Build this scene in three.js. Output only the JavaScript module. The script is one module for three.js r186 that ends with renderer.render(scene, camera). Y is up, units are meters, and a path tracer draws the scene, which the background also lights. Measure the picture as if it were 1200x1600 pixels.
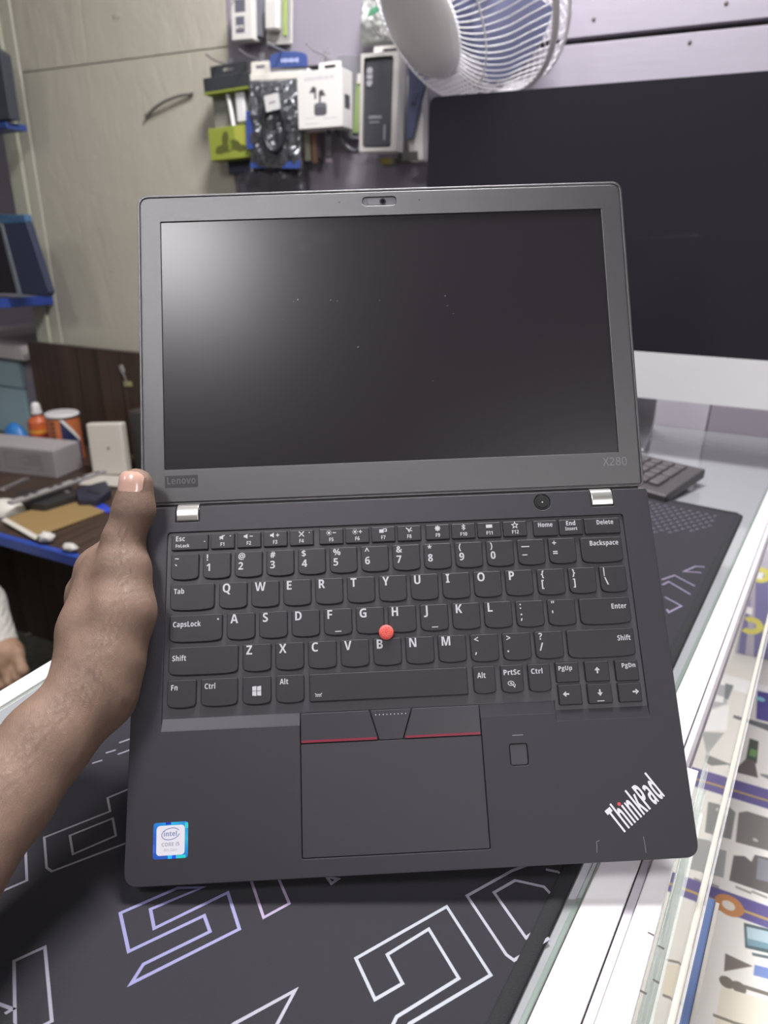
import * as THREE from 'three';
import { RoundedBoxGeometry } from 'three/addons/geometries/RoundedBoxGeometry.js';
import { mergeGeometries, mergeVertices } from 'three/addons/utils/BufferGeometryUtils.js';
import { MarchingCubes } from 'three/addons/objects/MarchingCubes.js';
import { FontLoader } from 'three/addons/loaders/FontLoader.js';
import { RectAreaLightUniformsLib } from 'three/addons/lights/RectAreaLightUniformsLib.js';
import { createNoise3D } from 'simplex-noise';

// ---------------------------------------------------------------- camera, light, exposure
const scene = new THREE.Scene();
scene.background = new THREE.Color(0x0b0b0c);
const camera = new THREE.PerspectiveCamera(74.62, 1200 / 1600, 0.02, 30);
camera.position.set(0, 1.325, 0);
camera.up.set(-0.1719, 0.9303, -0.324);
camera.lookAt(-0.3964, 1.325 - 0.3665, -0.8418);
camera.focus = 0.375;
camera.userData.fStop = 8.5;
const renderer = new THREE.WebGLRenderer({ antialias: true });
renderer.toneMapping = THREE.LinearToneMapping;
renderer.toneMappingExposure = 1.0;
renderer.shadowMap.enabled = true;
RectAreaLightUniformsLib.init();
// the flat panels in the shop's ceiling: [x, z, width, depth, radiance]; panel bodies are built with the ceiling
const CEILING = 2.7;
const PANELS = [[-0.32, -0.86, 0.4, 0.4, 104], [-0.34, 0.76, 0.4, 0.4, 40], [2.26, 1.9, 0.6, 1.2, 20], [-2.1, 1.2, 0.6, 0.6, 11]];
for (const [x, z, w, d, power] of PANELS) {
  const l = new THREE.RectAreaLight(0xfbf9fc, power, w, d);
  l.position.set(x, CEILING - 0.045, z); l.lookAt(x, 0, z); scene.add(l);
}

// ---------------------------------------------------------------- helpers
const font = await new FontLoader().loadAsync('fonts/droid/droid_sans_regular.typeface.json');
const bold = await new FontLoader().loadAsync('fonts/droid/droid_sans_bold.typeface.json');
let seed = 7;
const rnd = () => { seed = (seed * 1664525 + 1013904223) >>> 0; return seed / 4294967296; };
const noise = createNoise3D(rnd);
const V2 = (x, y) => new THREE.Vector2(x, y), V3 = (x, y, z) => new THREE.Vector3(x, y, z);
const used = {};
const numbered = (n) => { const k = used[n] = (used[n] ?? -1) + 1; return k ? n + '_' + String(k).padStart(3, '0') : n; };
function thing(name, label, category, pos = [0, 0, 0], group, turn = 0) {
  const o = new THREE.Group(); o.name = numbered(name); o.position.set(...pos); o.rotation.y = turn;
  o.userData = { label, category }; if (group) o.userData.group = group; scene.add(o); return o;
}
function part(name, geo, mat, parent, pos, rot) {
  if (Array.isArray(geo)) geo = mergeGeometries(geo.map((g) => { const q = g.index ? g.toNonIndexed() : g; for (const k of Object.keys(q.attributes)) if (!['position', 'normal', 'uv'].includes(k)) q.deleteAttribute(k); return q; }));
  const m = new THREE.Mesh(geo, mat); m.name = parent === scene ? numbered(name) : name; m.castShadow = m.receiveShadow = true;
  if (pos) m.position.set(...pos); if (rot) m.rotation.set(...rot);
  parent.add(m); return m;
}
function tag(o, label, category, group) { o.userData = { label, category }; if (group) o.userData.group = group; return o; }
function setting(o) { o.userData = { ...o.userData, kind: 'structure' }; return o; }
const mat = (color, roughness = 0.6, more = {}) => new THREE.MeshPhysicalMaterial({ color, roughness, ...more });
const rbox = (w, h, d, r = 0.002, s = 2) => new RoundedBoxGeometry(w, h, d, s, Math.min(r, w / 2.01, h / 2.01, d / 2.01));
const moved = (g, x, y, z, rx = 0, ry = 0, rz = 0) => { g.applyMatrix4(new THREE.Matrix4().makeRotationFromEuler(new THREE.Euler(rx, ry, rz))); g.translate(x, y, z); return g; };
// a closed outline with a radius per corner
function outline(points, radii = 0) {
  const s = new THREE.Shape(), n = points.length;
  for (let i = 0; i < n; i++) {
    const p = V2(...points[i]), a = V2(...points[(i + n - 1) % n]).sub(p), b = V2(...points[(i + 1) % n]).sub(p);
    const r = Math.min(Array.isArray(radii) ? radii[i] : radii, a.length() / 2.02, b.length() / 2.02);
    if (!r) { i ? s.lineTo(p.x, p.y) : s.moveTo(p.x, p.y); continue; }
    const q = p.clone().add(a.setLength(r)), e = p.clone().add(b.setLength(r));
    i ? s.lineTo(q.x, q.y) : s.moveTo(q.x, q.y);
    s.quadraticCurveTo(p.x, p.y, e.x, e.y);
  }
  s.closePath(); return s;
}
const rect = (x0, y0, x1, y1, r = 0) => outline([[x0, y0], [x1, y0], [x1, y1], [x0, y1]], r);
const slab = (shape, depth, bevel = 0, z0 = 0, seg = 2) => { const g = new THREE.ExtrudeGeometry(shape, { depth: Math.max(depth - 2 * bevel, 1e-5), bevelEnabled: bevel > 0, bevelSize: bevel, bevelThickness: bevel, bevelOffset: -bevel, bevelSegments: seg, curveSegments: 8 }); g.translate(0, 0, z0 + bevel); return g; };
const tube = (pts, r, seg = 40, rad = 8, closed = false) => new THREE.TubeGeometry(new THREE.CatmullRomCurve3(pts.map((p) => (p.isVector3 ? p : V3(...p))), closed), seg, r, rad, closed);
const lathe = (profile, seg = 40) => new THREE.LatheGeometry(profile.map(([r, y]) => V2(r, y)), seg);
// flat lines of a given width in the xy plane (mitred), z = 0
function stroke(pts, w, closed = false) {
  const n = pts.length, L = [], R = [];
  for (let i = 0; i < n; i++) {
    const p = V2(...pts[i]), a = i || closed ? V2(...pts[(i + n - 1) % n]) : null, b = i < n - 1 || closed ? V2(...pts[(i + 1) % n]) : null;
    const da = a ? p.clone().sub(a).normalize() : null, db = b ? b.clone().sub(p).normalize() : null;
    const na = V2(-(da ?? db).y, (da ?? db).x), nb = V2(-(db ?? da).y, (db ?? da).x), m = na.clone().add(nb).normalize();
    const k = Math.min(w / 2 / Math.max(m.dot(na), 0.35), w * 1.5);
    L.push(p.clone().addScaledVector(m, k)); R.push(p.clone().addScaledVector(m, -k));
  }
  const pos = [], idx = [], uv = [];
  for (let i = 0; i < n; i++) { pos.push(L[i].x, L[i].y, 0, R[i].x, R[i].y, 0); uv.push(0, i, 1, i); }
  for (let i = 0; i < (closed ? n : n - 1); i++) { const a = 2 * i, b = 2 * ((i + 1) % n); idx.push(a, a + 1, b, b, a + 1, b + 1); }
  const g = new THREE.BufferGeometry();
  g.setAttribute('position', new THREE.Float32BufferAttribute(pos, 3)); g.setAttribute('uv', new THREE.Float32BufferAttribute(uv, 2)); g.setIndex(idx); g.computeVertexNormals(); return g;
}
function words(text, cap, x, y, { f = font, align = 'left', sx = 1 } = {}) {   // flat lettering, cap height in the caller's units, baseline at y
  const g = new THREE.ShapeGeometry(f.generateShapes(text, cap / 0.72), 3); g.scale(sx, 1, 1); g.computeBoundingBox();
  const b = g.boundingBox, w = b.max.x - b.min.x;
  g.translate(x - b.min.x - (align === 'center' ? w / 2 : align === 'right' ? w : 0), y, 0); return g;
}
function canvasMap(w, h, draw) {
  const c = document.createElement('canvas'); c.width = w; c.height = h; draw(c.getContext('2d'), w, h);
  const t = new THREE.CanvasTexture(c); t.colorSpace = THREE.SRGBColorSpace; t.anisotropy = 8; return t;
}
function noiseMap(n, f, srgb = false) {
  const d = new Uint8Array(n * n * 4);
  for (let y = 0; y < n; y++) for (let x = 0; x < n; x++) { const v = f(x, y); const c = Array.isArray(v) ? v : [v, v, v]; d.set([c[0], c[1], c[2], 255], (y * n + x) * 4); }
  const t = new THREE.DataTexture(d, n, n); t.wrapS = t.wrapT = THREE.RepeatWrapping; t.magFilter = THREE.LinearFilter; if (srgb) t.colorSpace = THREE.SRGBColorSpace; t.needsUpdate = true; return t;
}
const rep = (t, x, y = x) => { const c = t.clone(); c.repeat.set(x, y); c.needsUpdate = true; return c; };
const grain = noiseMap(256, () => 90 + rnd() * 130);
const blotch = noiseMap(256, (x, y) => 128 + 70 * noise(x / 40, y / 40, 1) + 40 * noise(x / 9, y / 9, 5));
const front = (tl, tr, bl) => {                       // frame of a flat face from three of its corners (x, y)
  const w = Math.hypot(tr[0] - tl[0], tr[1] - tl[1]), h = Math.hypot(bl[0] - tl[0], bl[1] - tl[1]), a = Math.atan2(tr[1] - tl[1], tr[0] - tl[0]);
  return { w, h, a, x: (tr[0] + bl[0]) / 2, y: (tr[1] + bl[1]) / 2 };
};

// ---------------------------------------------------------------- the room
const M = {
  beige: mat(0xb6b1a2, 0.42, { bumpMap: rep(blotch, 1.2), bumpScale: 0.0015, clearcoat: 0.25, clearcoatRoughness: 0.35 }),
  lilac: mat(0x96909a, 0.45, { bumpMap: rep(blotch, 1), bumpScale: 0.0004 }),
  joint: mat(0x5d5a58, 0.8),
  white: mat(0xe9e7e6, 0.35), cream: mat(0xe0dcd2, 0.5), black: mat(0x1a1a1c, 0.45), charcoal: mat(0x2c2c2f, 0.5),
  chrome: mat(0xc9c9c9, 0.25, { metalness: 1 }), alu: mat(0xc4c3c6, 0.34, { metalness: 0.85 }),
  blue: mat(0x2b4aa8, 0.45), navy: mat(0x20294a, 0.5), clear: mat(0xffffff, 0.06, { transmission: 1, thickness: 0, ior: 1.35 }),
};
{
  const floorM = mat(0x7f8072, 0.35, { map: rep(noiseMap(256, (x, y) => { const v = 205 + 22 * noise(x / 30, y / 30, 3) + 10 * rnd(); return [v, v, v]; }, true), 2), clearcoat: 0.2 });
  const fl = new THREE.Group(); fl.name = 'floor'; setting(fl); scene.add(fl);
  const base = part('floor_base', new THREE.BoxGeometry(7, 0.08, 6), M.joint, fl, [-0.6, -0.045, 0.9]);
  const tileG = rbox(0.597, 0.01, 0.597, 0.0015, 1);
  for (let i = 0; i < 5; i++) for (let j = 0; j < 4; j++) part('tile', tileG, floorM, fl, [-3.3 + i * 0.6, -0.005, -1.1 + j * 0.6]);
  part('tiled_floor_beyond', [moved(new THREE.BoxGeometry(3.4, 0.01, 6), 1.1, -0.005, 0.9), moved(new THREE.BoxGeometry(3, 0.01, 3), -2.1, -0.005, 2.2)], floorM, fl);
  setting(part('ceiling', new THREE.BoxGeometry(7, 0.1, 6), mat(0xd8d6d2, 0.9), scene, [-0.6, CEILING + 0.05, 0.9]));
  setting(part('wall_left', new THREE.BoxGeometry(0.1, CEILING, 6), M.lilac, scene, [-3.65, CEILING / 2, 0.9]));
  setting(part('wall_right', new THREE.BoxGeometry(0.1, CEILING, 6), mat(0xbdb8b4, 0.8), scene, [2.6, CEILING / 2, 0.9]));
  setting(part('wall_front', new THREE.BoxGeometry(7, CEILING, 0.1), mat(0x5b5654, 0.8), scene, [-0.6, CEILING / 2, 3.55]));
  // the back wall: painted boards to the left, lilac slat boards to the right
  const wb = new THREE.Group(); wb.name = 'wall_back'; setting(wb); scene.add(wb);
  part('backing', [new THREE.BoxGeometry(4.46, CEILING, 0.1).translate(0.37, CEILING / 2, -1.522), ], M.joint, wb);
  const wr = new THREE.Group(); wr.name = 'wall_rear'; setting(wr); scene.add(wr);
  part('backing', new THREE.BoxGeometry(1.9, CEILING, 0.1).translate(-2.75, CEILING / 2, -1.96), M.joint, wr);
  setting(part('wall_return', new THREE.BoxGeometry(0.02, CEILING, 0.46), M.lilac, scene, [-1.852, CEILING / 2, -1.68]));
  const paleBoard = mat(0xbcb8c0, 0.4);
  const board = (x0, x1, y0, y1, m, t = 0.02) => part('wall_panel', rbox(x1 - x0 - 0.002, y1 - y0 - 0.002, t, 0.0012, 1), m, wb, [(x0 + x1) / 2, (y0 + y1) / 2, -1.47 + t / 2]);
  board(-1.76, -1.088, 0, 1.7365, M.beige); board(-1.76, -1.519, 1.7365, 2.7, M.beige); board(-1.519, -1.088, 1.7365, 2.7, M.beige);
  for (const [y0, y1] of [[0, 0.9], [0.9, 1.29], [1.29, 1.674], [1.682, 2.07], [2.07, 2.7]]) for (const [x0, x1] of y0 === 0.9 ? [[-1.088, 0.02], [0.02, 0.9], [0.9, 2.55]] : [[-1.088, 0.35], [0.35, 2.55]]) board(x0, x1, y0, y1, y0 === 0.9 && x1 < 0.1 ? paleBoard : M.lilac);
  for (const [y0, y1] of [[0, 1.2], [1.2, 2.7]]) part('wall_panel', rbox(1.7, y1 - y0 - 0.002, 0.02, 0.0012, 1), M.lilac, wr, [-2.72, (y0 + y1) / 2, -1.9]);
  part('corner_strip', rbox(0.055, 2.7, 0.03, 0.004), mat(0xa9aa98, 0.3, { clearcoat: 0.6 }), wb, [-1.832, 1.35, -1.455]);
  part('corner_strip', rbox(0.045, 2.7, 0.022, 0.008), mat(0xb8b6a6, 0.22, { clearcoat: 0.7 }), wb, [-1.782, 1.35, -1.459]);
  const sc = new THREE.SphereGeometry(0.0035, 10, 8); sc.scale(1, 1, 0.45);
  for (const [x, y] of [[-0.0745, 1.7091], [-0.1216, 1.6589], [-0.2876, 1.7081]]) part('screw', sc, M.joint, wb, [x, y, -1.4495]);
  for (const [x, y, s] of [[-1.4075, 1.8254], [-1.5744, 1.7796], [-1.5241, 1.2511], [-1.5348, 1.5323]].map((q, i) => [...q, [0.014, 0.006, 0.01, 0.005][i]])) { const g = new THREE.SphereGeometry(s, 16, 10); g.scale(1, 0.55, 0.12); part('paint_blister', g, M.beige, wb, [x, y, -1.4505]); }
  for (const [x, z, w, d, power] of PANELS) {
    const t = thing('ceiling_light', x > 1 ? 'flat square ceiling light over the right side of the shop' : x < -1 ? 'narrow ceiling light over the side desk' : z < 0 ? 'small square ceiling light above the counter near the wall of packs' : 'small square ceiling light behind the person at the counter', 'ceiling light', [x, CEILING, z]);
    part('frame', slab((() => { const s = rect(-w / 2 - 0.02, -d / 2 - 0.02, w / 2 + 0.02, d / 2 + 0.02, 0.01); s.holes.push(rect(-w / 2, -d / 2, w / 2, d / 2)); return s; })(), 0.03, 0.002), M.white, t, [0, 0, 0], [Math.PI / 2, 0, 0]);
    part('diffuser', rbox(w, 0.012, d, 0.003), mat(0xf4f4f2, 0.6, { emissive: 0xffffff, emissiveIntensity: 1.2 }), t, [0, -0.02, 0]);
  }
}

// ---------------------------------------------------------------- the counter
const yz = (pts, y, h, bevel = 0.0008) => { const g = slab(outline(pts.map(([x, z]) => [x, -z])), h, bevel); g.rotateX(-Math.PI / 2); g.translate(0, y, 0); return g; };
const padEdge = (z) => -0.031 + (-z - 0.204) * 0.143, ledgeL = (z) => -0.0144 + (-z - 0.263) * 0.153, ledgeR = (z) => -0.001 + (-z - 0.219) * 0.146;
const between = (a, b, z0, z1) => [[a(z0), z0], [b(z0), z0], [b(z1), z1], [a(z1), z1]];
const NEAR = 0.02, FAR = -1.448;
{
  const t = thing('counter', 'long white shop counter with a glass top carrying the desk mat and big screen', 'counter', [0, 0, 0]);
  const whiteGloss = mat(0xf3f2f2, 0.22, { clearcoat: 0.5, clearcoatRoughness: 0.1 });
  part('cabinet_body', yz([[-0.445, NEAR], [ledgeL(NEAR) - 0.05, NEAR], [ledgeL(FAR) - 0.05, FAR], [-0.445, FAR]], 0, 0.965), mat(0xd9d7d6, 0.5), t);
  part('glass_top', yz([[-0.434, NEAR], [ledgeL(NEAR) - 0.001, NEAR], [ledgeL(FAR) - 0.001, FAR], [-0.434, FAR]], 0.987, 0.01, 0.001), mat(0x96989a, 0.08, { clearcoat: 1, clearcoatRoughness: 0.03 }), t).userData.label = 'grey glass top sheet';
  part('top_board', yz([[-0.434, NEAR], [ledgeL(NEAR) - 0.004, NEAR], [ledgeL(FAR) - 0.004, FAR], [-0.434, FAR]], 0.965, 0.022), M.white, t);
  part('glass_rim', yz(between((z) => ledgeL(z) - 0.0035, (z) => ledgeL(z) - 0.0006, NEAR, FAR), 0.9905, 0.007, 0.0006), mat(0x7d8a82, 0.15, { clearcoat: 1 }), t);
  part('ledge', yz(between(ledgeL, ledgeR, NEAR, FAR), 0.965, 0.0325), whiteGloss, t);
  part('ledge_joint', yz(between((z) => ledgeR(z) + 0.0005, (z) => ledgeR(z) + 0.005, NEAR, FAR), 0.965, 0.029), mat(0xd6d0d8, 0.4), t);
  part('ledge', yz(between((z) => ledgeR(z) + 0.0055, (z) => ledgeR(z) + 0.0165 + (z + 0.33) * 0.03, NEAR, -0.42), 0.965, 0.0325), whiteGloss, t);
  part('ledge', yz([[-0.455, NEAR], [-0.4385, NEAR], [-0.4385, FAR], [-0.455, FAR]], 0.965, 0.0325), whiteGloss, t);
  part('ledge_joint', yz([[-0.438, NEAR], [-0.4345, NEAR], [-0.4345, FAR], [-0.438, FAR]], 0.965, 0.031), mat(0x8a9088, 0.35), t);
  for (const [x, z] of [[0.0281, -0.2753], [0.0226, -0.2806], [0.0223, -0.2479], [0.0273, -0.2561]]) part('chip_mark', yz([[x, z], [x + 0.003, z + 0.0005], [x + 0.0032, z - 0.0006], [x, z - 0.0008]], 0.9974, 0.0003, 0), M.joint, t);
}
// the low display base on the customers' side, with its printed sheet, seen past the glass
{
  const X0 = 0.0, X1 = 0.47, Z0 = -1.445, Z1 = -0.25;
  const b = thing('display_base', 'low white display base beyond the counter carrying the printed price sheet', 'display stand', [0.3, 0, (Z0 + Z1) / 2]);
  const lft = (z) => ledgeL(z) - 0.046, rgt = () => 0.55, own = (q) => q.translate(-0.3, 0, -(Z0 + Z1) / 2);
  part('plinth', own(yz(between(lft, rgt, Z1 - 0.01, Z0 + 0.002), 0, 0.703)), mat(0xe4e1dc, 0.5), b);
  part('base_board', own(yz(between(lft, () => 0.57, Z1, Z0), 0.703, 0.034, 0.002)), M.white, b);
  const W = 720, H = 1950;
  const sheet = canvasMap(W, H, (c) => {
    const P = ([x, z]) => [(x - X0) / (X1 - X0) * W, (z - Z0) / (Z1 - Z0) * H];
    const poly = (col, pts) => { c.fillStyle = col; c.beginPath(); pts.forEach((p, i) => (i ? c.lineTo(...P(p)) : c.moveTo(...P(p)))); c.fill(); };
    const line = (col, w, pts) => { c.strokeStyle = col; c.lineWidth = w; c.beginPath(); pts.forEach((p, i) => (i ? c.lineTo(...P(p)) : c.moveTo(...P(p)))); c.stroke(); };
    const band = (z0, z1, x0 = X0) => { poly('#6b6399', [[x0, z0], [X1, z0], [X1, z1], [x0, z1]]); line('#c2a76c', 5, [[x0, (z0 + z1) / 2 + 0.003], [X1, (z0 + z1) / 2 + 0.003]]); };
    const spot = (col, p, r) => { c.fillStyle = col; c.beginPath(); c.arc(...P(p), r, 0, 7); c.fill(); };
    c.fillStyle = '#efece6'; c.fillRect(0, 0, W, H);
    // first row of goods
    poly('#ffffff', [[0.0848, -0.9909], [0.1681, -0.9833], [0.1662, -0.9459], [0.0821, -0.9570]]);
    poly('#c3c3c8', [[0.0821, -0.9535], [0.1076, -0.9595], [0.1060, -0.9123], [0.0774, -0.8791]]); poly('#8b8f93', [[0.1042, -0.9647], [0.1152, -0.9633], [0.1076, -0.9227], [0.1027, -0.9235]]);
    poly('#ffffff', [[0.0759, -0.9298], [0.1027, -0.9267], [0.1011, -0.9114], [0.0748, -0.9094]]);
    poly('#57529a', [[0.1460, -0.9653], [0.1714, -0.9681], [0.1674, -0.8945], [0.1421, -0.8936]]); spot('#8fd2e0', [[0.1494, -0.9455]][0], 9);
    poly('#6d7376', [[0.1147, -0.8888], [0.1671, -0.8886], [0.1661, -0.8711], [0.1139, -0.8823]]);
    poly('#ffffff', [[0.0790, -0.8768], [0.1092, -0.9107], [0.1061, -0.8493], [0.0771, -0.8347]]);
    poly('#b6b8b6', [[0.0764, -0.8315], [0.1031, -0.8421], [0.0837, -0.7868]]); poly('#8c8e8c', [[0.0829, -0.7877], [0.1112, -0.7818], [0.0892, -0.7683], [0.0826, -0.7711]]);
    poly('#4f5a4c', [[0.1332, -0.8462], [0.1436, -0.8446], [0.1399, -0.7974], [0.1279, -0.8014]]); poly('#74a566', [[0.1335, -0.8248], [0.1415, -0.8249], [0.1395, -0.8097], [0.1317, -0.8096]]); poly('#6e6562', [[0.1279, -0.8014], [0.1379, -0.8013], [0.1404, -0.7711], [0.1133, -0.7694]]);
    poly('#8f8f8f', [[0.1428, -0.7806], [0.1614, -0.7840], [0.1608, -0.7720], [0.1440, -0.7765]]);
    band(...[[0.1160, -0.7554], [0.1157, -0.7216]].map((p) => p[1]));
    // second row: dark speakers, then dark machines
    poly('#8f908e', [[0.0871, -0.7030], [0.1090, -0.7054], [0.1155, -0.6993], [0.1108, -0.6556], [0.0851, -0.6533]]); poly('#a9aaa8', [[0.0984, -0.7033], [0.1090, -0.7044], [0.1040, -0.6560], [0.0945, -0.6551]]); spot('#ffffff', [[0.1018, -0.6945]][0], 9);
    poly('#807c79', [[0.1188, -0.7009], [0.1273, -0.7073], [0.1573, -0.7069], [0.1516, -0.6575], [0.1152, -0.6540]]); spot('#c8c4c0', [[0.1345, -0.6665]][0], 4);
    poly('#a8aaa9', [[0.0778, -0.6411], [0.0910, -0.6439], [0.0918, -0.6350], [0.1065, -0.6369], [0.1037, -0.5992], [0.0722, -0.5954]]);
    poly('#706b69', [[0.1132, -0.6340], [0.1235, -0.6382], [0.1299, -0.6335], [0.1332, -0.6448], [0.1541, -0.6481], [0.1514, -0.5988], [0.1089, -0.5985]]); poly('#8f9196', [[0.1361, -0.6427], [0.1539, -0.6445], [0.1523, -0.6152], [0.1334, -0.6123]]);
    for (const q of [[0.0769, -0.5851], [0.0857, -0.5862], [0.1147, -0.5933], [0.1289, -0.5947]]) line('#a8a39c', 5, [q, [q[0] + 0.014, q[1] + 0.001]]);
    band(...[[0.1146, -0.5837], [0.1144, -0.5578]].map((p) => p[1])); spot('#c98d5a', [[0.1089, -0.5678]][0], 20); spot('#e7ded2', [[0.1083, -0.5675]][0], 9);
    // third row: a flat television and its boxes
    poly('#5a6b6f', [[0.1214, -0.5540], [0.1493, -0.5585], [0.1478, -0.5321], [0.1220, -0.5272]]); poly('#b9cfd6', [[0.1235, -0.5508], [0.1491, -0.5557], [0.1481, -0.5368], [0.1241, -0.5310]]); poly('#7fa0ac', [[0.1232, -0.5380], [0.1484, -0.5423], [0.1481, -0.5368], [0.1241, -0.5310]]);
    line('#6d7a7c', 5, [[0.1276, -0.5234], [0.1476, -0.5280]]); poly('#7d756f', [[0.1057, -0.5133], [0.1278, -0.5112], [0.1048, -0.4948]]); poly('#7f93c8', [[0.1293, -0.5133], [0.1470, -0.5169], [0.1464, -0.5055], [0.1280, -0.5026]]);
    poly('#a7b0b1', [[0.0740, -0.5070], [0.0877, -0.5164], [0.0862, -0.4958]]); line('#807a70', 6, [[0.1043, -0.4860], [0.1456, -0.4908]]); for (const q of [[0.1068, -0.4854], [0.1163, -0.4852]]) spot('#7d776d', q, 9);
    poly('#e9e2d0', [[0.1028, -0.4792], [0.1453, -0.4848], [0.1431, -0.4438], [0.0950, -0.4203]]); line('#8d867b', 4, [[0.0968, -0.4509], [0.1135, -0.4519], [0.1438, -0.4571]]);
    poly('#ece4d0', [[0.0586, -0.4797], [0.0802, -0.4865], [0.0777, -0.4505], [0.0578, -0.4482]]); line('#8e887c', 4, [[0.0577, -0.4493], [0.0797, -0.4509]]); line('#8e887c', 4, [[0.0583, -0.4834], [0.0812, -0.4883]]);
  });
  const shG = yz(between((z) => lft(z) + 0.004, () => X1, Z1 - 0.004, Z0 + 0.004), 0, 0.0012, 0), su = shG.attributes.uv, sp = shG.attributes.position;
  for (let i = 0; i < su.count; i++) su.setXY(i, (sp.getX(i) - X0) / (X1 - X0), 1 - (sp.getZ(i) - Z0) / (Z1 - Z0));
  const s = part('printed_sheet', shG, mat(0xffffff, 0.5, { map: sheet }), scene, [0, 0.7372, 0]);
  tag(s, 'large printed sheet of product pictures with purple bands seen through the glass', 'poster');
  // the upright header board of the display, lilac with navy stripes; its yellow letters read reversed from this side
  {
    const hz = -1.06, [hb] = [[0.1255, 0.7028]], HX0 = 0.118, HX1 = 0.5, HY0 = 0.7386, HY1 = 0.962;
    const hm = canvasMap(780, 512, (c) => {
      const P = ([x, y]) => [(x - HX0) / (HX1 - HX0) * 780, (HY1 - y) / (HY1 - HY0) * 512];
      const poly = (col, pts) => { c.fillStyle = col; c.beginPath(); pts.forEach((p, i) => (i ? c.lineTo(...P(p)) : c.moveTo(...P(p)))); c.fill(); };
      c.fillStyle = '#bdb8c6'; c.fillRect(0, 0, 780, 512);
      for (const q of [[[0.1112, 0.8398], [0.1187, 0.8417], [0.1358, 0.6964], [0.1255, 0.6931]], [[0.1193, 0.8744], [0.1356, 0.8783], [0.1697, 0.7073], [0.1495, 0.7008]]]) poly('#8481ac', q);
      poly('#77749f', [[0.3, HY0], [HX1, HY0], [HX1, HY1], [0.33, HY1]]);
      const ring = (p, q, w, a) => { const [x, y] = P(p), r = Math.abs(P(q)[0] - x); c.strokeStyle = '#e2da78'; c.lineWidth = w; c.beginPath(); c.arc(x, y, r, -a, a); c.stroke(); };
      const [r1, r1e, r2, r2e] = [[0.1286, 0.7906], [0.1407, 0.7917], [0.1246, 0.8778], [0.1346, 0.8791]]; ring(r1, r1e, 20, 2.3); ring(r2, r2e, 18, 2.7);
      poly('#f2ecaa', [[0.1024, 0.8017], [0.1114, 0.8063], [0.1144, 0.7717], [0.1032, 0.7685]]);
      for (const q of [[[0.1109, 0.8822], [0.1281, 0.8818], [0.1285, 0.8712], [0.1114, 0.8704]], [[0.1067, 0.8220], [0.1253, 0.8212], [0.1267, 0.8093], [0.1061, 0.8106]], [[0.0973, 0.7254], [0.1180, 0.7233], [0.1181, 0.7078], [0.0973, 0.7098]]]) poly('#ffffff', q);
      const [s0, s1] = [[0.1418, 0.7223], [0.1515, 0.7230]], r = Math.abs(P(s1)[0] - P(s0)[0]); c.fillStyle = '#d8a65a'; c.beginPath(); c.arc(...P(s0), r * 1.2, 0, 7); c.fill(); c.fillStyle = '#d9644c'; c.beginPath(); c.arc(...P(s0), r * 0.9, 0, 7); c.fill();
      poly('#c9a85c', [[0.1182, 0.7222], [0.1337, 0.7222], [0.1345, 0.7177], [0.1190, 0.7177]]); poly('#b8685c', [[0.1519, 0.7349], [0.1772, 0.7357], [0.1813, 0.7158], [0.1550, 0.7146]]);
    });
    const hd = thing('header_board', 'upright lilac board with yellow letters and an orange disc behind the glass', 'sign', [0, 0, 0]);
    part('board', rbox(HX1 - HX0, HY1 - HY0, 0.008, 0.001).translate((HX0 + HX1) / 2, (HY0 + HY1) / 2, hz - 0.0045), mat(0xc8c3d0, 0.5), hd);
    part('printed_face', new THREE.PlaneGeometry(HX1 - HX0 - 0.002, HY1 - HY0 - 0.002).translate((HX0 + HX1) / 2, (HY0 + HY1) / 2, hz), mat(0xffffff, 0.5, { map: hm }), hd);
  }
  const line = (z) => 0.036 + (-z - 0.239) * 0.1356;
  const g = thing('glass_partition', 'upright clear glass sheet with a bright polished top edge beside the counter', 'glass partition', [0, 0, 0]);
  part('pane', yz(between((z) => line(z) - 0.001, (z) => line(z) + 0.004, -0.12, -1.44), 0.7387, 0.2552, 0), mat(0xffffff, 0.05, { transmission: 0.74, thickness: 0, ior: 1.4 }), g);
  part('polished_edge', yz(between((z) => line(z) - 0.001, (z) => line(z) + 0.0022, -0.12, -1.44), 0.994, 0.003, 0.001), mat(0xc9c6b8, 0.12, { clearcoat: 1 }), g);
  const edgeLine = (z) => ledgeR(z) + 0.0242 + (z + 0.33) * 0.03;
  const gs = thing('glass_shelf_stack', 'stack of narrow glass strips with green cut edges under the white ledge', 'glass shelves', [0, 0, 0]);
  for (const [i, y] of [[0, 0.984], [1, 0.966], [2, 0.947], [3, 0.925]]) part('glass_strip', yz(between((z) => edgeLine(z) - 0.006, (z) => edgeLine(z) - 0.004 + i * 0.0018, -0.1, -0.46), y, 0.004, 0.0006), mat([0xeef2ef, 0xfbfcfb, 0xd5dad7, 0xf2f4f3][i], 0.06, { transmission: 0.86, thickness: 0, clearcoat: 1 }), gs);
const led = thing('light_strip', 'thin glowing light strip fixed under the white ledge beside the glass', 'light strip', [0, 0, 0]);
  part('diffuser', yz(between((z) => ledgeR(z) + 0.001, (z) => ledgeR(z) + 0.006, -0.12, -1.3), 0.9585, 0.004, 0.001), mat(0xf6f6f6, 0.5, { emissive: 0xffffff, emissiveIntensity: 1.5 }), led); part('channel', yz(between((z) => ledgeR(z) + 0.0002, (z) => ledgeR(z) + 0.0068, -0.115, -1.305), 0.9624, 0.0025, 0.0003), M.alu, led);
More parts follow.
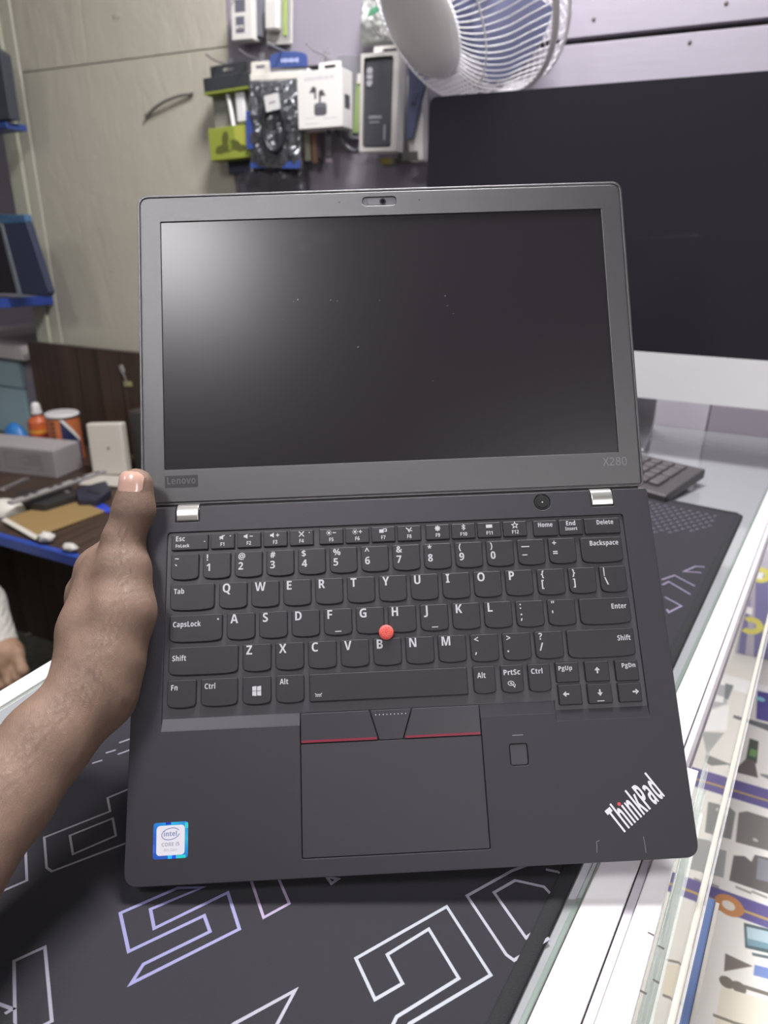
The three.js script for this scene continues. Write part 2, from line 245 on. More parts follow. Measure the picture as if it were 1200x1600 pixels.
  const al = new THREE.RectAreaLight(0xfffdf8, 16, 0.01, 1.18); al.position.set(ledgeR(-0.71) + 0.006, 0.9565, -0.71); al.up.set(0.145, 0, -1).normalize(); al.lookAt(ledgeR(-0.71) + 0.075, 0.74, -0.7); scene.add(al);
  const fb = thing('blue_board', 'slim blue grey board standing on the display base against the glass pane', 'board', [0, 0, 0]);
  part('board', yz(between((z) => line(z) + 0.0052, (z) => line(z) + 0.0095, -0.14, -0.375), 0.7386, 0.2, 0.001), mat(0x6f86b8, 0.5), fb);
  part('edge_strip', yz(between((z) => line(z) + 0.0097, (z) => line(z) + 0.0122, -0.14, -0.375), 0.7386, 0.198, 0.0006), mat(0xe2ddd2, 0.5), fb);
}
// the desk mat with outline lettering
{
  const t = thing('desk_mat', 'black cloth desk mat printed with large outlined letters under the open laptop', 'desk mat', [0, 0.997, 0]);
  const u = V2(0.1416, -0.9899), v = V2(-0.9899, -0.1416), P0 = V2(0.078, -0.965), at = (a, b) => { const q = P0.clone().addScaledVector(v, a).addScaledVector(u, -b); return [q.x, q.y]; };
  const cloth = mat(0x242329, 0.85, { bumpMap: rep(grain, 28), bumpScale: 0.00025 });
  const top = yz([at(0.002, 0.002), at(0.383, 0.002), at(0.383, 0.9), at(0.002, 0.9)].map((q) => q), 0, 0.003, 0.0006);
  part('cloth_top', top, cloth, t);
  const rim = [at(0.004, 0.02), at(0.004, 0.88), at(0.012, 0.896), at(0.37, 0.896), at(0.381, 0.88), at(0.381, 0.02), at(0.37, 0.004), at(0.014, 0.004)];
  const rg = new THREE.TubeGeometry(new THREE.CatmullRomCurve3(rim.map(([x, z]) => V3(x, 0.0022, z)), true, 'catmullrom', 0.12), 200, 0.0045, 8, true); rg.scale(1, 0.5, 1); rg.translate(0, 0.0011, 0);
  part('stitched_rim', rg, mat(0x2a2a2d, 0.9, { bumpMap: rep(grain, 60, 1), bumpScale: 0.001 }), t);
  const print = (name, lines, color, w = 0.0016) => part(name, lines.map(([pts, closed]) => { const g = stroke(pts.map(([x, z]) => [x, -z]), w, closed); g.rotateX(-Math.PI / 2); g.translate(0, 0.00312, 0); return g; }), mat(color, 0.45, { sheen: 0.2, side: THREE.DoubleSide }), t);
  const pale = 0x8d8996;
  print('printed_letter', [[[[-0.2103, -0.1921], [-0.2267, -0.1676], [-0.2075, -0.1542], [-0.1868, -0.1858], [-0.1784, -0.1801], [-0.1964, -0.1526], [-0.1949, -0.1432], [-0.1659, -0.1878], [-0.1842, -0.2020], [-0.2049, -0.1689], [-0.2143, -0.1762], [-0.1985, -0.1984]], true]], 0x7c7aa3, 0.0017);
  print('printed_letter', [[[[-0.1788, -0.2148], [-0.1585, -0.1985], [-0.1510, -0.2112], [-0.1657, -0.2222]], true]], 0x8f819c, 0.0015);
  print('printed_letter', [[[[-0.1416, -0.2341], [-0.1369, -0.2316], [-0.1351, -0.2356]], true]], pale);
  print('printed_letter', [[[[-0.1455, -0.1405], [-0.1405, -0.1502], [-0.1239, -0.1745], [-0.1229, -0.1516]], true]], pale);
  print('printed_letter', [[[[-0.1055, -0.2006], [-0.0885, -0.1874], [-0.0800, -0.1997], [-0.0925, -0.2091], [-0.0791, -0.2307], [-0.0568, -0.2138], [-0.0763, -0.1850], [-0.0768, -0.1727], [-0.0723, -0.1750], [-0.0699, -0.1849], [-0.0435, -0.2221], [-0.0753, -0.2466]], true]], 0x8d9199);
  print('printed_letter', [[[[-0.0358, -0.2998], [-0.0502, -0.2836], [-0.0677, -0.2575], [-0.0396, -0.2352], [-0.0354, -0.2341], [-0.0289, -0.2434], [-0.0224, -0.2533]]], [[[-0.0332, -0.2930], [-0.0267, -0.2944], [-0.0232, -0.2933]]], [[[-0.0259, -0.2778], [-0.0316, -0.2815], [-0.0469, -0.2784], [-0.0552, -0.2659], [-0.0330, -0.2481], [-0.0279, -0.2568]]]], pale);
  print('printed_letter', [[[[-0.2906, -0.1912], [-0.2780, -0.2118], [-0.2665, -0.2031], [-0.2783, -0.1827]], true], [[[-0.2814, -0.2441], [-0.2933, -0.2223], [-0.2836, -0.2151], [-0.3028, -0.1836], [-0.2841, -0.1699], [-0.2795, -0.1695], [-0.2504, -0.2116]]]], 0x8a878d, 0.0013);
  print('printed_letter', [[[[-0.3123, -0.1783], [-0.2868, -0.1595], [-0.2993, -0.1379]]]], pale, 0.0014);
  print('printed_letter', [[[[-0.2535, -0.1262], [-0.2462, -0.1377], [-0.2143, -0.1152], [-0.2221, -0.1029]], true], [[[-0.2486, -0.1087], [-0.2344, -0.1110], [-0.2390, -0.1018]]]], pale, 0.0015);
  print('printed_dashes', [[[[-0.3259, -0.2400], [-0.3222, -0.2452]]], [[[-0.3255, -0.2512], [-0.3217, -0.2566]]], [[[-0.3251, -0.2628], [-0.3213, -0.2691]]], [[[-0.3172, -0.2539], [-0.3131, -0.2609]]]], pale, 0.0013);
  print('printed_letter', [[[[0.0358, -0.7632], [0.0268, -0.7603], [0.0159, -0.7404], [0.0331, -0.7458]]], [[[-0.0045, -0.7075], [0.0071, -0.7253], [0.0281, -0.7080]]], [[[-0.0029, -0.6952], [0.0026, -0.7062], [0.0248, -0.6859]]], [[[0.0016, -0.6679], [0.0179, -0.6557], [0.0075, -0.6363], [0.0053, -0.6422]]]], 0x7d7389, 0.0022);
  const ticks = [];
  for (let i = 0; i < 18; i++) for (let j = 0; j < 18; j++) {
    const a = 0.03 + i * 0.0105 + (j % 2) * 0.005, b = 0.03 + j * 0.0105;
    if (b > 0.06 + a * 1.0 || a > 0.2) continue;
    const [x, z] = at(a, b); ticks.push([[[x - 0.002, z + 0.002], [x - 0.0005, z - 0.002], [x + 0.0025, z - 0.0015]], false]);
  }
  print('printed_ticks', ticks, 0x76717f, 0.0012).userData.kind = 'stuff';
}
// the big all-in-one screen
{
  const z = -1.2, [tl, bl, cb] = [[-0.4948, 1.5599], [-0.1041, 1.1723], [-0.0928, 1.0960]], W = 0.65, top = tl[1], xc = tl[0] + W / 2, yb = bl[1], yc = cb[1];
  const t = thing('computer_screen', 'large all-in-one computer with a black glass front and silver chin behind the laptop', 'computer', [xc, 0.997, z]);
  const y = (v) => v - 0.997, glassM = mat(0x29282d, 0.16, { clearcoat: 1, clearcoatRoughness: 0.04, specularIntensity: 0.6 });
  part('shell', slab(rect(-W / 2, y(yc), W / 2, y(top), 0.015), 0.007, 0.0015, -0.0085), M.alu, t);
  part('front_glass', slab(outline([[-W / 2 + 0.0006, y(yb)], [W / 2 - 0.0006, y(yb)], [W / 2 - 0.0006, y(top) - 0.0006], [-W / 2 + 0.0006, y(top) - 0.0006]], [0, 0, 0.0145, 0.0145]), 0.0016, 0.0004, -0.0013), glassM, t);
  part('chin', slab(outline([[-W / 2 + 0.0006, y(yc) + 0.0006], [W / 2 - 0.0006, y(yc) + 0.0006], [W / 2 - 0.0006, y(yb) - 0.0004], [-W / 2 + 0.0006, y(yb) - 0.0004]], [0.0145, 0.0145, 0, 0]), 0.0016, 0.0004, -0.0013), mat(0xdedddf, 0.42, { metalness: 0.15 }), t);
  const back = new THREE.SphereGeometry(1, 40, 20, 0, Math.PI * 2, 0, Math.PI / 2); back.rotateX(-Math.PI / 2); back.scale(W / 2 - 0.006, (top - yc) / 2 - 0.006, 0.036); part('rear_bulge', back, M.alu, t, [0, y((top + yc) / 2), -0.0085]);
  const prof = [[-0.024, 0.0005], [-0.024, 0.006], [-0.14, 0.0075], [-0.172, 0.014], [-0.183, 0.032], [-0.028, 0.29], [-0.012, 0.285], [-0.2, 0.03], [-0.198, 0.006], [-0.19, 0.0005]].reverse();
  const st = slab(outline(prof, 0.006), 0.19, 0.001); st.rotateY(-Math.PI / 2); st.translate(0.095, 0, 0);
  part('stand', st, mat(0xc6c5c9, 0.38, { metalness: 0.35 }), t);
}
// the black keyboard beside the stand
{
  const [br, bl2] = [[0.0248, -1.0788], [-0.0674, -1.1149]], dir = V2(bl2[0] - br[0], bl2[1] - br[1]).normalize();
  const t = thing('keyboard', 'black desktop keyboard lying on the counter between desk mat and screen', 'keyboard', [br[0], 0.997, br[1]], undefined, Math.atan2(-dir.y, dir.x) + Math.PI);
  const plastic = mat(0x3f3b3d, 0.45), keyM = mat(0x4a4648, 0.5);
  // local: -x runs along the back edge to the left, +z towards the front
  const side = outline([[0, 0.012], [0.125, 0.0005], [0.125, 0.012], [0.12, 0.014], [0.004, 0.027], [0, 0.024]], 0.002);
  const body = slab(side, 0.25, 0.001); body.rotateY(-Math.PI / 2); part('case', body, plastic, t);
  part('foot', [rbox(0.02, 0.014, 0.008, 0.002).translate(-0.03, 0.0075, 0.012), rbox(0.02, 0.014, 0.008, 0.002).translate(-0.22, 0.0075, 0.012)], plastic, t);
  const kg = rbox(0.0165, 0.007, 0.0155, 0.0025), tall = rbox(0.0165, 0.007, 0.0345, 0.0025), wide = rbox(0.0355, 0.007, 0.0155, 0.0025), tilt = 0.0965;
  const put = (g, c, r) => part('key', g, keyM, t, [-0.03 - c * 0.019, 0.0272 - (0.02 + r * 0.019) * 0.097, 0.02 + r * 0.019], [tilt, 0, 0]);
  for (let r = 0; r < 5; r++) for (let c = 0; c < 11; c++) {
    if (c === 0 && [1, 3].includes(r)) { put(tall, c, r + 0.5); continue; }
    if (c === 0 && r) continue;
    if (r === 4 && c === 3) continue;
    if (r === 4 && c === 2) { put(wide, 2.5, 4); continue; }
    put(kg, c + (c > 3 ? 0.3 : 0), r);
  }
}

// ---------------------------------------------------------------- the laptop (built in millimetres, then scaled)
const LAP = new THREE.Matrix4().makeBasis(V3(0.8845, 0.0461, -0.4642), V3(-0.3024, 0.8143, -0.4954), V3(0.3551, 0.5786, 0.7342)).setPosition(-0.0941, 1.0156, -0.24585);
const laptop = thing('laptop', 'open black laptop held over the counter with its keyboard and dark matte screen facing up', 'laptop');
laptop.position.setFromMatrixPosition(LAP); laptop.quaternion.setFromRotationMatrix(LAP);
{
  const mm = (name, geo, m, parent = laptop, pos = [0, 0, 0], rot) => {
    const g = Array.isArray(geo) ? mergeGeometries(geo.map((q) => (q.index ? q.toNonIndexed() : q))) : geo;
    if (!g.userData.mm) { g.scale(0.001, 0.001, 0.001); g.userData.mm = 1; }
    return part(name, g, m, parent, pos.map((v) => v / 1000), rot);
  };
  const fine = rep(grain, 60);
  const soft = mat(0x29272e, 0.44, { ior: 1.6, bumpMap: fine, bumpScale: 0.00006 });
  const lidM = mat(0x242127, 0.355, { ior: 2.15, bumpMap: fine, bumpScale: 0.00005 });
  const trayM = mat(0x36343a, 0.5, { ior: 1.6 }), keyM = mat(0x222025, 0.5, { ior: 1.55,  bumpMap: fine, bumpScale: 0.00003 }), legendM = mat(0xc2c2c7, 0.5), greyPrint = mat(0x85838a, 0.5), seam = mat(0x161618, 0.7);
  const W = 153.85;
  mm('base', slab(outline([[-W, 0], [W, 0], [W, 206.3], [-W, 206.3]], [9, 9, 3, 3]), 10.7, 1.6, -12), soft);
  const deck = outline([[-W, 0], [W, 0], [W, 206.5], [132.4, 206.5], [132.4, 196], [118.6, 196], [118.6, 206.5], [-117.8, 206.5], [-117.8, 196.8], [-132.1, 196.8], [-132.1, 206.5], [-W, 206.5]], [8, 8, 2, 0.6, 0.8, 0.8, 0.6, 0.6, 0.8, 0.8, 0.6, 2]);
  deck.holes.push(outline([[-136.6, 190.9], [137, 190.9], [137, 73.5], [84.2, 73.5], [84.2, 78], [41.5, 78], [41.5, 9.4], [-59.7, 9.4], [-59.7, 78], [-136.6, 78]], [2, 2, 0.6, 0.4, 0.4, 0.4, 1, 1, 0.4, 0.6]));
  deck.holes.push(rect(56.2, 50.8, 66.3, 62.4, 1.6));
  const pb = new THREE.Path(); pb.absarc(89, 200.3, 5, 0, Math.PI * 2); deck.holes.push(pb);
  mm('deck', slab(deck, 1.3, 0.35, -1.3), soft);
  // keyboard tray and the sloped strips below it
  mm('keyboard_tray', slab(outline([[-136.9, 191], [137.2, 191], [137.2, 79.2], [84.2, 79.2], [84.2, 84.4], [-136.9, 84.4]], 0.5), 0.4, 0, -1.55), trayM);
  const slope = (x0, x1, yk, yp) => { const g = new THREE.BufferGeometry(); const a = [x0, yk, -1.25], b = [x1, yk, -1.25], c = [x1, yp, -0.05], d = [x0, yp, -0.05];
    g.setAttribute('position', new THREE.Float32BufferAttribute([...a, ...c, ...b, ...a, ...d, ...c], 3)); g.setAttribute('uv', new THREE.Float32BufferAttribute(new Array(12).fill(0), 2)); g.computeVertexNormals(); return g; };
  for (const q of [[-136.9, -59.8, 84.5, 77.9], [41.6, 84.2, 84.5, 77.9], [84.2, 137.2, 79.3, 73.4]]) { const g = slope(...q); const under = slope(...q); under.translate(0, 0, -0.3); mm('sloped_strip', [g, under], Object.assign(soft.clone(), { side: THREE.DoubleSide })); }
  mm('step_wall', [new THREE.BoxGeometry(0.5, 5.6, 1.2).translate(84.2, 81.7, -0.75)], soft);
  mm('tray_floor', slab(rect(-60, 9, 42, 85, 1), 0.3, 0, -1.6), seam);
  // touchpad and its three buttons
  mm('touchpad', slab(rect(-59.3, 9.8, 41.1, 67.6, 1), 1.1, 0.2, -1.25), mat(0x2f2d33, 0.48, { ior: 1.6, bumpMap: fine, bumpScale: 0.00004 }));
  const btn = mat(0x302e34, 0.42, { ior: 1.6 }), redM = mat(0x7e2036, 0.45);
  for (const [poly, red] of [[[[-59.3, 68.2], [-16.4, 68.2], [-20.9, 84], [-59.3, 84]], [-59, -17.2]], [[[-2, 68.2], [41.1, 68.2], [41.1, 84], [3.5, 84]], [-1, 40.8]]]) {
    const b = mm('click_button', slab(outline(poly, 0.8), 1.25, 0.35, -1.2), btn);
    mm('red_stripe', new THREE.BoxGeometry(red[1] - red[0], 1.3, 0.14).translate((red[0] + red[1]) / 2, 68.95, 0.06), redM, b).userData.label = 'thin red stripe along the lower edge';
  }
  const mid = mm('click_button', slab(outline([[-15.7, 67.9], [-2.7, 67.9], [2.9, 84], [-20.3, 84]], 0.8), 1.05, 0.3, -1.2), btn);
  mm('dots', Array.from({ length: 9 }, (_, i) => new THREE.CircleGeometry(0.32, 8).translate(-17.2 + i * 2.1, 81.4, -0.13)), legendM, mid);
  // power button, fingerprint reader, hinges
  const pw = mm('power_button', new THREE.CylinderGeometry(4.6, 4.6, 1, 40).rotateX(Math.PI / 2), mat(0x101012, 0.6), laptop, [89, 200.3, -0.75]);
  mm('button_cap', new THREE.CylinderGeometry(3.4, 3.6, 0.35, 40).rotateX(Math.PI / 2).translate(0, 0, 0.6), mat(0x0c0c0e, 0.55), pw); mm('light_dot', new THREE.CylinderGeometry(0.45, 0.45, 0.1, 12).rotateX(Math.PI / 2).translate(0, 0, 0.82), mat(0xd8dce0, 0.3), pw);
  mm('fingerprint_reader', slab(rect(56.6, 51.2, 65.9, 62, 1.4), 0.7, 0.2, -1.2), mat(0x3c3b40, 0.5)); mm('reader_light', rect3(58.4, 66.7, 64.6, 67.15), greyPrint);
  for (const [x, y] of [[-125, 0.4], [125.6, -0.4]]) {
    const g = slab(outline([[197.4, -3], [197.4, 0.1], [202, 0.9], [206.4, -0.3], [208.4, -3]].map(([a, b]) => [a + y, b]), [0.2, 0.8, 2.5, 1.5, 0.3]), 12.8, 0.3);
    g.applyMatrix4(new THREE.Matrix4().makeBasis(V3(0, 1, 0), V3(0, 0, 1), V3(1, 0, 0))); g.translate(x - 6.4, 0, 0);
    mm('hinge', g, mat(0xcfcdc8, 0.3, { metalness: 0.85 })).userData.label = 'bright silver hinge';
  }
  mm('hinge_barrel', new THREE.CylinderGeometry(3.6, 3.6, 300, 20).rotateZ(Math.PI / 2).translate(0, 207.3, -7), seam);
  function rect3(x0, y0, x1, y1) { return new THREE.ShapeGeometry(rect(x0, y0, x1, y1, 0.15)).translate(0, 0, 0.03); }
  // wear and badges on the palm rest
  for (const [x0, y0, x1, y1] of [[99, 10.4, 98.5, 5], [98.9, 10.4, 100.6, 10.9], [124.7, 11.8, 125, 3.6]]) mm('scuff', stroke([[x0, y0], [(x0 + x1) / 2 + 0.12, (y0 + y1) / 2], [x1, y1]], 0.3).translate(0, 0, 0.02), greyPrint);
  const logo = words('Th\u0131nkPad', 10.6, 0, 0, { f: bold }); logo.computeBoundingBox(); logo.scale(31.5 / (logo.boundingBox.max.x - logo.boundingBox.min.x), 1, 1);
  const lg = mm('name_badge', slab3(logo), mat(0xdfdfe3, 0.4), laptop, [113.6, 13.4, 0.04], [0, 0, 0.612]);
  function slab3(g) { return g; }
  mm('badge_dot', new THREE.CylinderGeometry(0.95, 0.95, 0.15, 16).rotateX(Math.PI / 2).translate(113.6, 28.6, 0.1), mat(0xd0404a, 0.4));
  const stick = canvasMap(256, 256, (c) => {
    const g = c.createLinearGradient(0, 256, 256, 0); for (const [s, col] of [[0, '#3157b8'], [0.35, '#2f66c4'], [0.6, '#2a8fd6'], [0.75, '#35b7dc'], [1, '#2b7fd0']]) g.addColorStop(s, col);
    c.fillStyle = g; c.fillRect(0, 0, 256, 256);
    for (const [x, y, w, h, col] of [[110, 232, 34, 24, '#28c2ff'], [140, 236, 24, 20, '#3050f0'], [170, 234, 70, 22, '#2fd0d0'], [232, 8, 24, 40, '#38d2dc'], [90, 0, 40, 16, '#2038c0'], [0, 150, 14, 60, '#4a6ad8']]) { c.fillStyle = col; c.fillRect(x, y, w, h); }
    c.fillStyle = '#e4e2ea'; c.beginPath(); c.roundRect(24, 22, 208, 210, 26); c.fill();
    c.strokeStyle = '#7d86b4'; c.lineWidth = 6; c.beginPath(); c.ellipse(128, 82, 66, 40, -0.18, 0.3, 6.0); c.stroke();
    c.fillStyle = '#7d86b4'; c.textAlign = 'center'; c.font = 'bold 46px sans-serif'; c.fillText('intel', 126, 98);
    c.fillStyle = '#a3a2b0'; c.font = 'bold 36px sans-serif'; c.fillText('CORE i5', 128, 168); c.fillStyle = '#b3b2be'; c.font = '28px sans-serif'; c.fillText('8th Gen', 128, 204);
  });
  const sg = slab(rect(-9.3, -9, 9.3, 9, 1.6), 0.12, 0); const suv = sg.attributes.uv, sp = sg.attributes.position; for (let i = 0; i < suv.count; i++) suv.setXY(i, sp.getX(i) / 18.6 + 0.5, sp.getY(i) / 18 + 0.5);
  mm('badge_sticker', sg, mat(0xffffff, 0.3, { map: stick, clearcoat: 0.6 }), laptop, [-129.7, 22.1, 0], [0, 0, 0.01]).userData.label = 'small white and blue square sticker';
  // ---- keys
  const cache = {};
  const keyShape = (w, h, flat) => cache[w.toFixed(1) + h + flat] ??= slab(flat ? rect(-w / 2, -h / 2, w / 2, h / 2, 0.9) : outline([[-w / 2, -h / 2 + 1], [-w / 2 + Math.min(w * 0.3, 6), -h / 2 + 0.15], [0, -h / 2], [w / 2 - Math.min(w * 0.3, 6), -h / 2 + 0.15], [w / 2, -h / 2 + 1], [w / 2, h / 2], [-w / 2, h / 2]], [2.8, 5, 6, 5, 2.8, 1.4, 1.4]), 1.75, 0.5, -1.15, 2);
  function key(x0, x1, y0, y1, draw, flat = false) {
    const w = x1 - x0, h = +(y1 - y0).toFixed(1), k = mm('key', keyShape(w, h, flat), keyM, laptop, [(x0 + x1) / 2, (y0 + y1) / 2, 0]);
    if (draw) { const gs = draw(w, h).flat(); gs.forEach((g) => g.deleteAttribute('uv')); const g = mergeGeometries(gs.map((q) => (q.index ? q.toNonIndexed() : q))); g.translate(0, 0, 0.63); mm('legend', g, legendM, k); }
    return k;
  }
  const T = (s, cap, x, y, o) => words(s, cap, x, y, { f: bold, ...o }), S = (pts, w, c) => stroke(pts, w, c), disc = (x, y, r) => new THREE.CircleGeometry(r, 20).translate(x, y, 0), box = (x0, y0, x1, y1) => new THREE.ShapeGeometry(rect(x0, y0, x1, y1));
  const letter = (s) => (w, h) => [T(s, 3.7, -w / 2 + 2.1, h / 2 - 5.8, { sx: 0.95 })];
  const two = (a, b) => (w, h) => [T(a, 2.7, -w / 2 + 2.2, h / 2 - 4.6), T(b, 3.2, -w / 2 + 2.2, h / 2 - 10.8, { sx: 0.95 })];
  const word = (s, up = 5.6) => (w, h) => [T(s, 2.15, -w / 2 + 2.2, h / 2 - up, { sx: 0.86 })];
  const wordR = (s, up = 5.6) => (w, h) => [T(s, 2.1, w / 2 - 2.2, h / 2 - up, { align: 'right', sx: 0.86 })];
  // function row
  const speaker = (x, y) => [new THREE.ShapeGeometry(outline([[x - 1.6, y - 0.6], [x - 0.8, y - 0.6], [x + 0.6, y - 1.5], [x + 0.6, y + 1.5], [x - 0.8, y + 0.6], [x - 1.6, y + 0.6]]))];
  const plus = (x, y) => [box(x - 1, y - 0.25, x + 1, y + 0.25), box(x - 0.25, y - 1, x + 0.25, y + 1)], minus = (x, y) => [box(x - 1, y - 0.25, x + 1, y + 0.25)];
  const sun = (x, y) => [disc(x, y, 0.75), ...Array.from({ length: 8 }, (_, i) => { const a = i * Math.PI / 4, c = Math.cos(a), s = Math.sin(a); return S([[x + c * 1.15, y + s * 1.15], [x + c * 1.7, y + s * 1.7]], 0.4); })];
  const star = (x, y, r) => S(Array.from({ length: 10 }, (_, i) => { const a = Math.PI / 2 + i * Math.PI / 5, q = i % 2 ? r * 0.45 : r; return [x + q * Math.cos(a), y + q * Math.sin(a)]; }), 0.45, true);
  const fIcons = [
    () => [...speaker(-0.2, 2.2), S([[-1.6, 0.9], [1.4, 3.6]], 0.4), disc(4.6, 2.9, 0.35)], () => [...speaker(-1.4, 2.2), ...minus(1.4, 2.2)], () => [...speaker(-1.4, 2.2), ...plus(1.4, 2.2)],
    () => [S([[-1.5, 0.7], [1.5, 3.7]], 0.6), S([[-1.5, 3.7], [1.5, 0.7]], 0.6), disc(4.6, 2.9, 0.35)], () => [...sun(-1.3, 2.2), ...minus(1.9, 2.2)], () => [...sun(-1.3, 2.2), ...plus(1.9, 2.2)],
    () => [box(-2.3, 0.9, 0.3, 3), S([[-0.1, 3.2], [2, 3.2], [2, 1.8], [0.7, 1.8]], 0.5)], () => [S([[-1.8, 3.2], [-0.6, 2.4], [0, 1], [0, 0.6]], 0.7), S([[1.5, 3.4], [0.1, 1.6]], 0.6), S([[0.6, 1.6], [1.9, 1.3]], 0.5)],
    () => [disc(0, 2.2, 1.3), ...Array.from({ length: 8 }, (_, i) => disc(1.4 * Math.cos(i * 0.785), 2.2 + 1.4 * Math.sin(i * 0.785), 0.35))], () => [S([[-1, 1.3], [1, 3], [0, 3.9], [0, 0.6], [1, 1.5], [-1, 3.2]], 0.42)],
    () => [box(-1.9, 1.2, 1.9, 3.2)], () => [star(0, 2.1, 1.9)]];
  const fx = [-110.9, -95.3, -79.7, -64.1, -46.4, -30.9, -15.4, 0.1, 17.2, 32.7, 48.2, 63.7];
  key(-133.9, -112.2, 179.8, 189.1, (w, h) => [T('Esc', 2.15, -w / 2 + 2.6, 0.9, { sx: 0.9 }), T('FnLock', 1.4, -w / 2 + 2.6, -2.9, { sx: 0.9 }), disc(w / 2 - 2.2, 0.2, 0.35)], true);
  fx.forEach((x, i) => key(x, x + 14.2, 179.8, 189.1, () => [...fIcons[i](), T('F' + (i + 1), 1.6, 0, -3, { align: 'center', sx: 0.85 })], true));
  key(81.9, 96.4, 179.2, 188.8, () => [T('Home', 1.95, 0, 0.8, { align: 'center', sx: 0.85 })], true);
  key(97.4, 111.7, 179.2, 188.8, () => [T('End', 1.95, 0, 1.1, { align: 'center', sx: 0.9 }), T('Insert', 1.45, 0, -1.9, { align: 'center', sx: 0.9 })], true);
  key(112.8, 134.3, 179.2, 188.8, (w) => [T('Delete', 1.95, w / 2 - 4, 0.9, { align: 'right', sx: 0.88 })], true);
  // number row
  const KW = 16.2, P = 18.64;
  [['~', '`'], ['!', '1'], ['@', '2'], ['#', '3'], ['$', '4'], ['%', '5'], ['^', '6'], ['&', '7'], ['*', '8'], ['(', '9'], [')', '0'], ['_', '-'], ['+', '=']].forEach(([a, b], i) => {
    const x = -133.8 + i * P;
    key(x, x + KW, 162, 177.6, a === '_' ? (w, h) => [box(-w / 2 + 2.2, h / 2 - 4.6, -w / 2 + 7, h / 2 - 4), box(-w / 2 + 2.4, h / 2 - 9.6, -w / 2 + 5.4, h / 2 - 9)] : two(a, b));
  });
  key(109.2, 133.9, 161.6, 177.2, wordR('Backspace', 5));
  // letter rows
  key(-133.8, -108.2, 144.1, 159.7, word('Tab'));
  [...'QWERTYUIOP'].forEach((s, i) => key(-105.4 + i * P, -105.4 + i * P + KW, 144.1, 159.6, letter(s)));
  [['{', '['], ['}', ']'], ['|', '\\']].forEach(([a, b], i) => key(81.2 + i * P, i === 2 ? 134.1 : 81.2 + i * P + KW, 143.8, 159.4, two(a, b)));
  key(-133.6, -103.4, 126, 141.6, (w, h) => [T('CapsLock', 2.15, -w / 2 + 2, h / 2 - 6.6, { sx: 0.86 }), disc(w / 2 - 2.4, h / 2 - 3, 0.55)]);
  [...'ASDFGHJKL'].forEach((s, i) => key(-100.8 + i * P, -100.8 + i * P + KW, 126.1, 141.6, (w, h) => [T(s, 3.7, -w / 2 + 2.1, h / 2 - 5.8, { sx: 0.95 }), ...(s === 'F' || s === 'J' ? [box(-1.8, -5.6, 1.8, -5.1)] : [])]));
  [[':', ';'], ['"', "'"]].forEach(([a, b], i) => key(66.9 + i * P, 66.9 + i * P + KW, 125.8, 141.3, two(a, b)));
  key(104.2, 133.8, 125.4, 141, wordR('Enter', 6.6));
  key(-133.6, -94.2, 107.6, 123.5, word('Shift', 7.6));
  [...'ZXCVBNM'].forEach((s, i) => key(-91.6 + i * P, -91.6 + i * P + KW, 107.9, 123.5, letter(s)));
  [['<', ','], ['>', '.'], ['?', '/']].forEach(([a, b], i) => key(38.9 + i * P, 38.9 + i * P + KW, 107.4, 123.2, two(a, b)));
  key(94.9, 133.8, 106.8, 123.1, wordR('Shift', 7));
  // bottom row
  key(-133.8, -117.7, 89.9, 105.4, word('Fn')); key(-115, -94.4, 89.9, 105.4, word('Ctrl'));
  key(-91.6, -75.6, 89.9, 105.4, () => [[-2.5, -0.1, 0.1], [0.2, -0.1, 0.15], [-2.5, -2.7, 0], [0.2, -2.7, 0]].map(([x, y]) => new THREE.ShapeGeometry(outline([[x, y], [x + 2.3, y - (y > -1 ? 0 : 0.2)], [x + 2.3, y + 2.4 + (y > -1 ? 0.2 : 0)], [x, y + 2.3]]))));
  key(-72.8, -57, 89.9, 105.4, word('Alt', 5));
  const space = key(-53.9, 35.7, 90, 105.2, (w, h) => [S([[-w / 2 + 3, -h / 2 + 4.6], [-w / 2 + 3.8, -h / 2 + 3.9], [-w / 2 + 6.2, -h / 2 + 3.9], [-w / 2 + 7, -h / 2 + 4.6]], 0.4), ...[0, 1, 2, 3].map((i) => box(-w / 2 + 3.4 + i * 0.9, -h / 2 + 2.6, -w / 2 + 3.8 + i * 0.9, -h / 2 + 3.6))], true);
  key(39.1, 51.6, 89.8, 105.2, word('Alt', 6.5));
  key(54.9, 67.5, 89.6, 105.3, (w, h) => [T('PrtSc', 2.1, 0, h / 2 - 5.6, { align: 'center' }), S(Array.from({ length: 12 }, (_, i) => [-1 + 1.7 * Math.cos(i * 0.524), -2.4 + 1.2 * Math.sin(i * 0.524)]), 0.4, true), S([[-1, -2], [0.9, -4.6], [1.4, -3]], 0.45), disc(-1, -2.4, 0.6)]);
  key(70.5, 83.2, 89.4, 105.1, (w, h) => [T('Ctrl', 2.05, -w / 2 + 1.7, h / 2 - 5.4)]);
  const arrow = (dx, dy, x, y) => [S([[x - dx * 1.7, y - dy * 1.7], [x + dx * 0.9, y + dy * 0.9]], 0.9), new THREE.ShapeGeometry(outline([[x + dx * 1.9, y + dy * 1.9], [x - dy * 1.6, y + dx * 1.6], [x + dy * 1.6, y - dx * 1.6]].map(([a, b]) => [a, b])))];
  key(86.4, 99.6, 94, 105.2, (w, h) => [T('PgUp', 1.75, -w / 2 + 1.6, h / 2 - 4.4)], true);
  key(103.2, 117, 93.7, 105.1, () => arrow(0, 1, 0, 0.6), true);
  key(120.7, 133.9, 93.3, 105, (w, h) => [T('PgDn', 1.75, w / 2 - 1.6, h / 2 - 4.2, { align: 'right' })], true);
  key(86.7, 99.9, 81.7, 92.9, () => arrow(-1, 0, -2.4, 0.4), true);
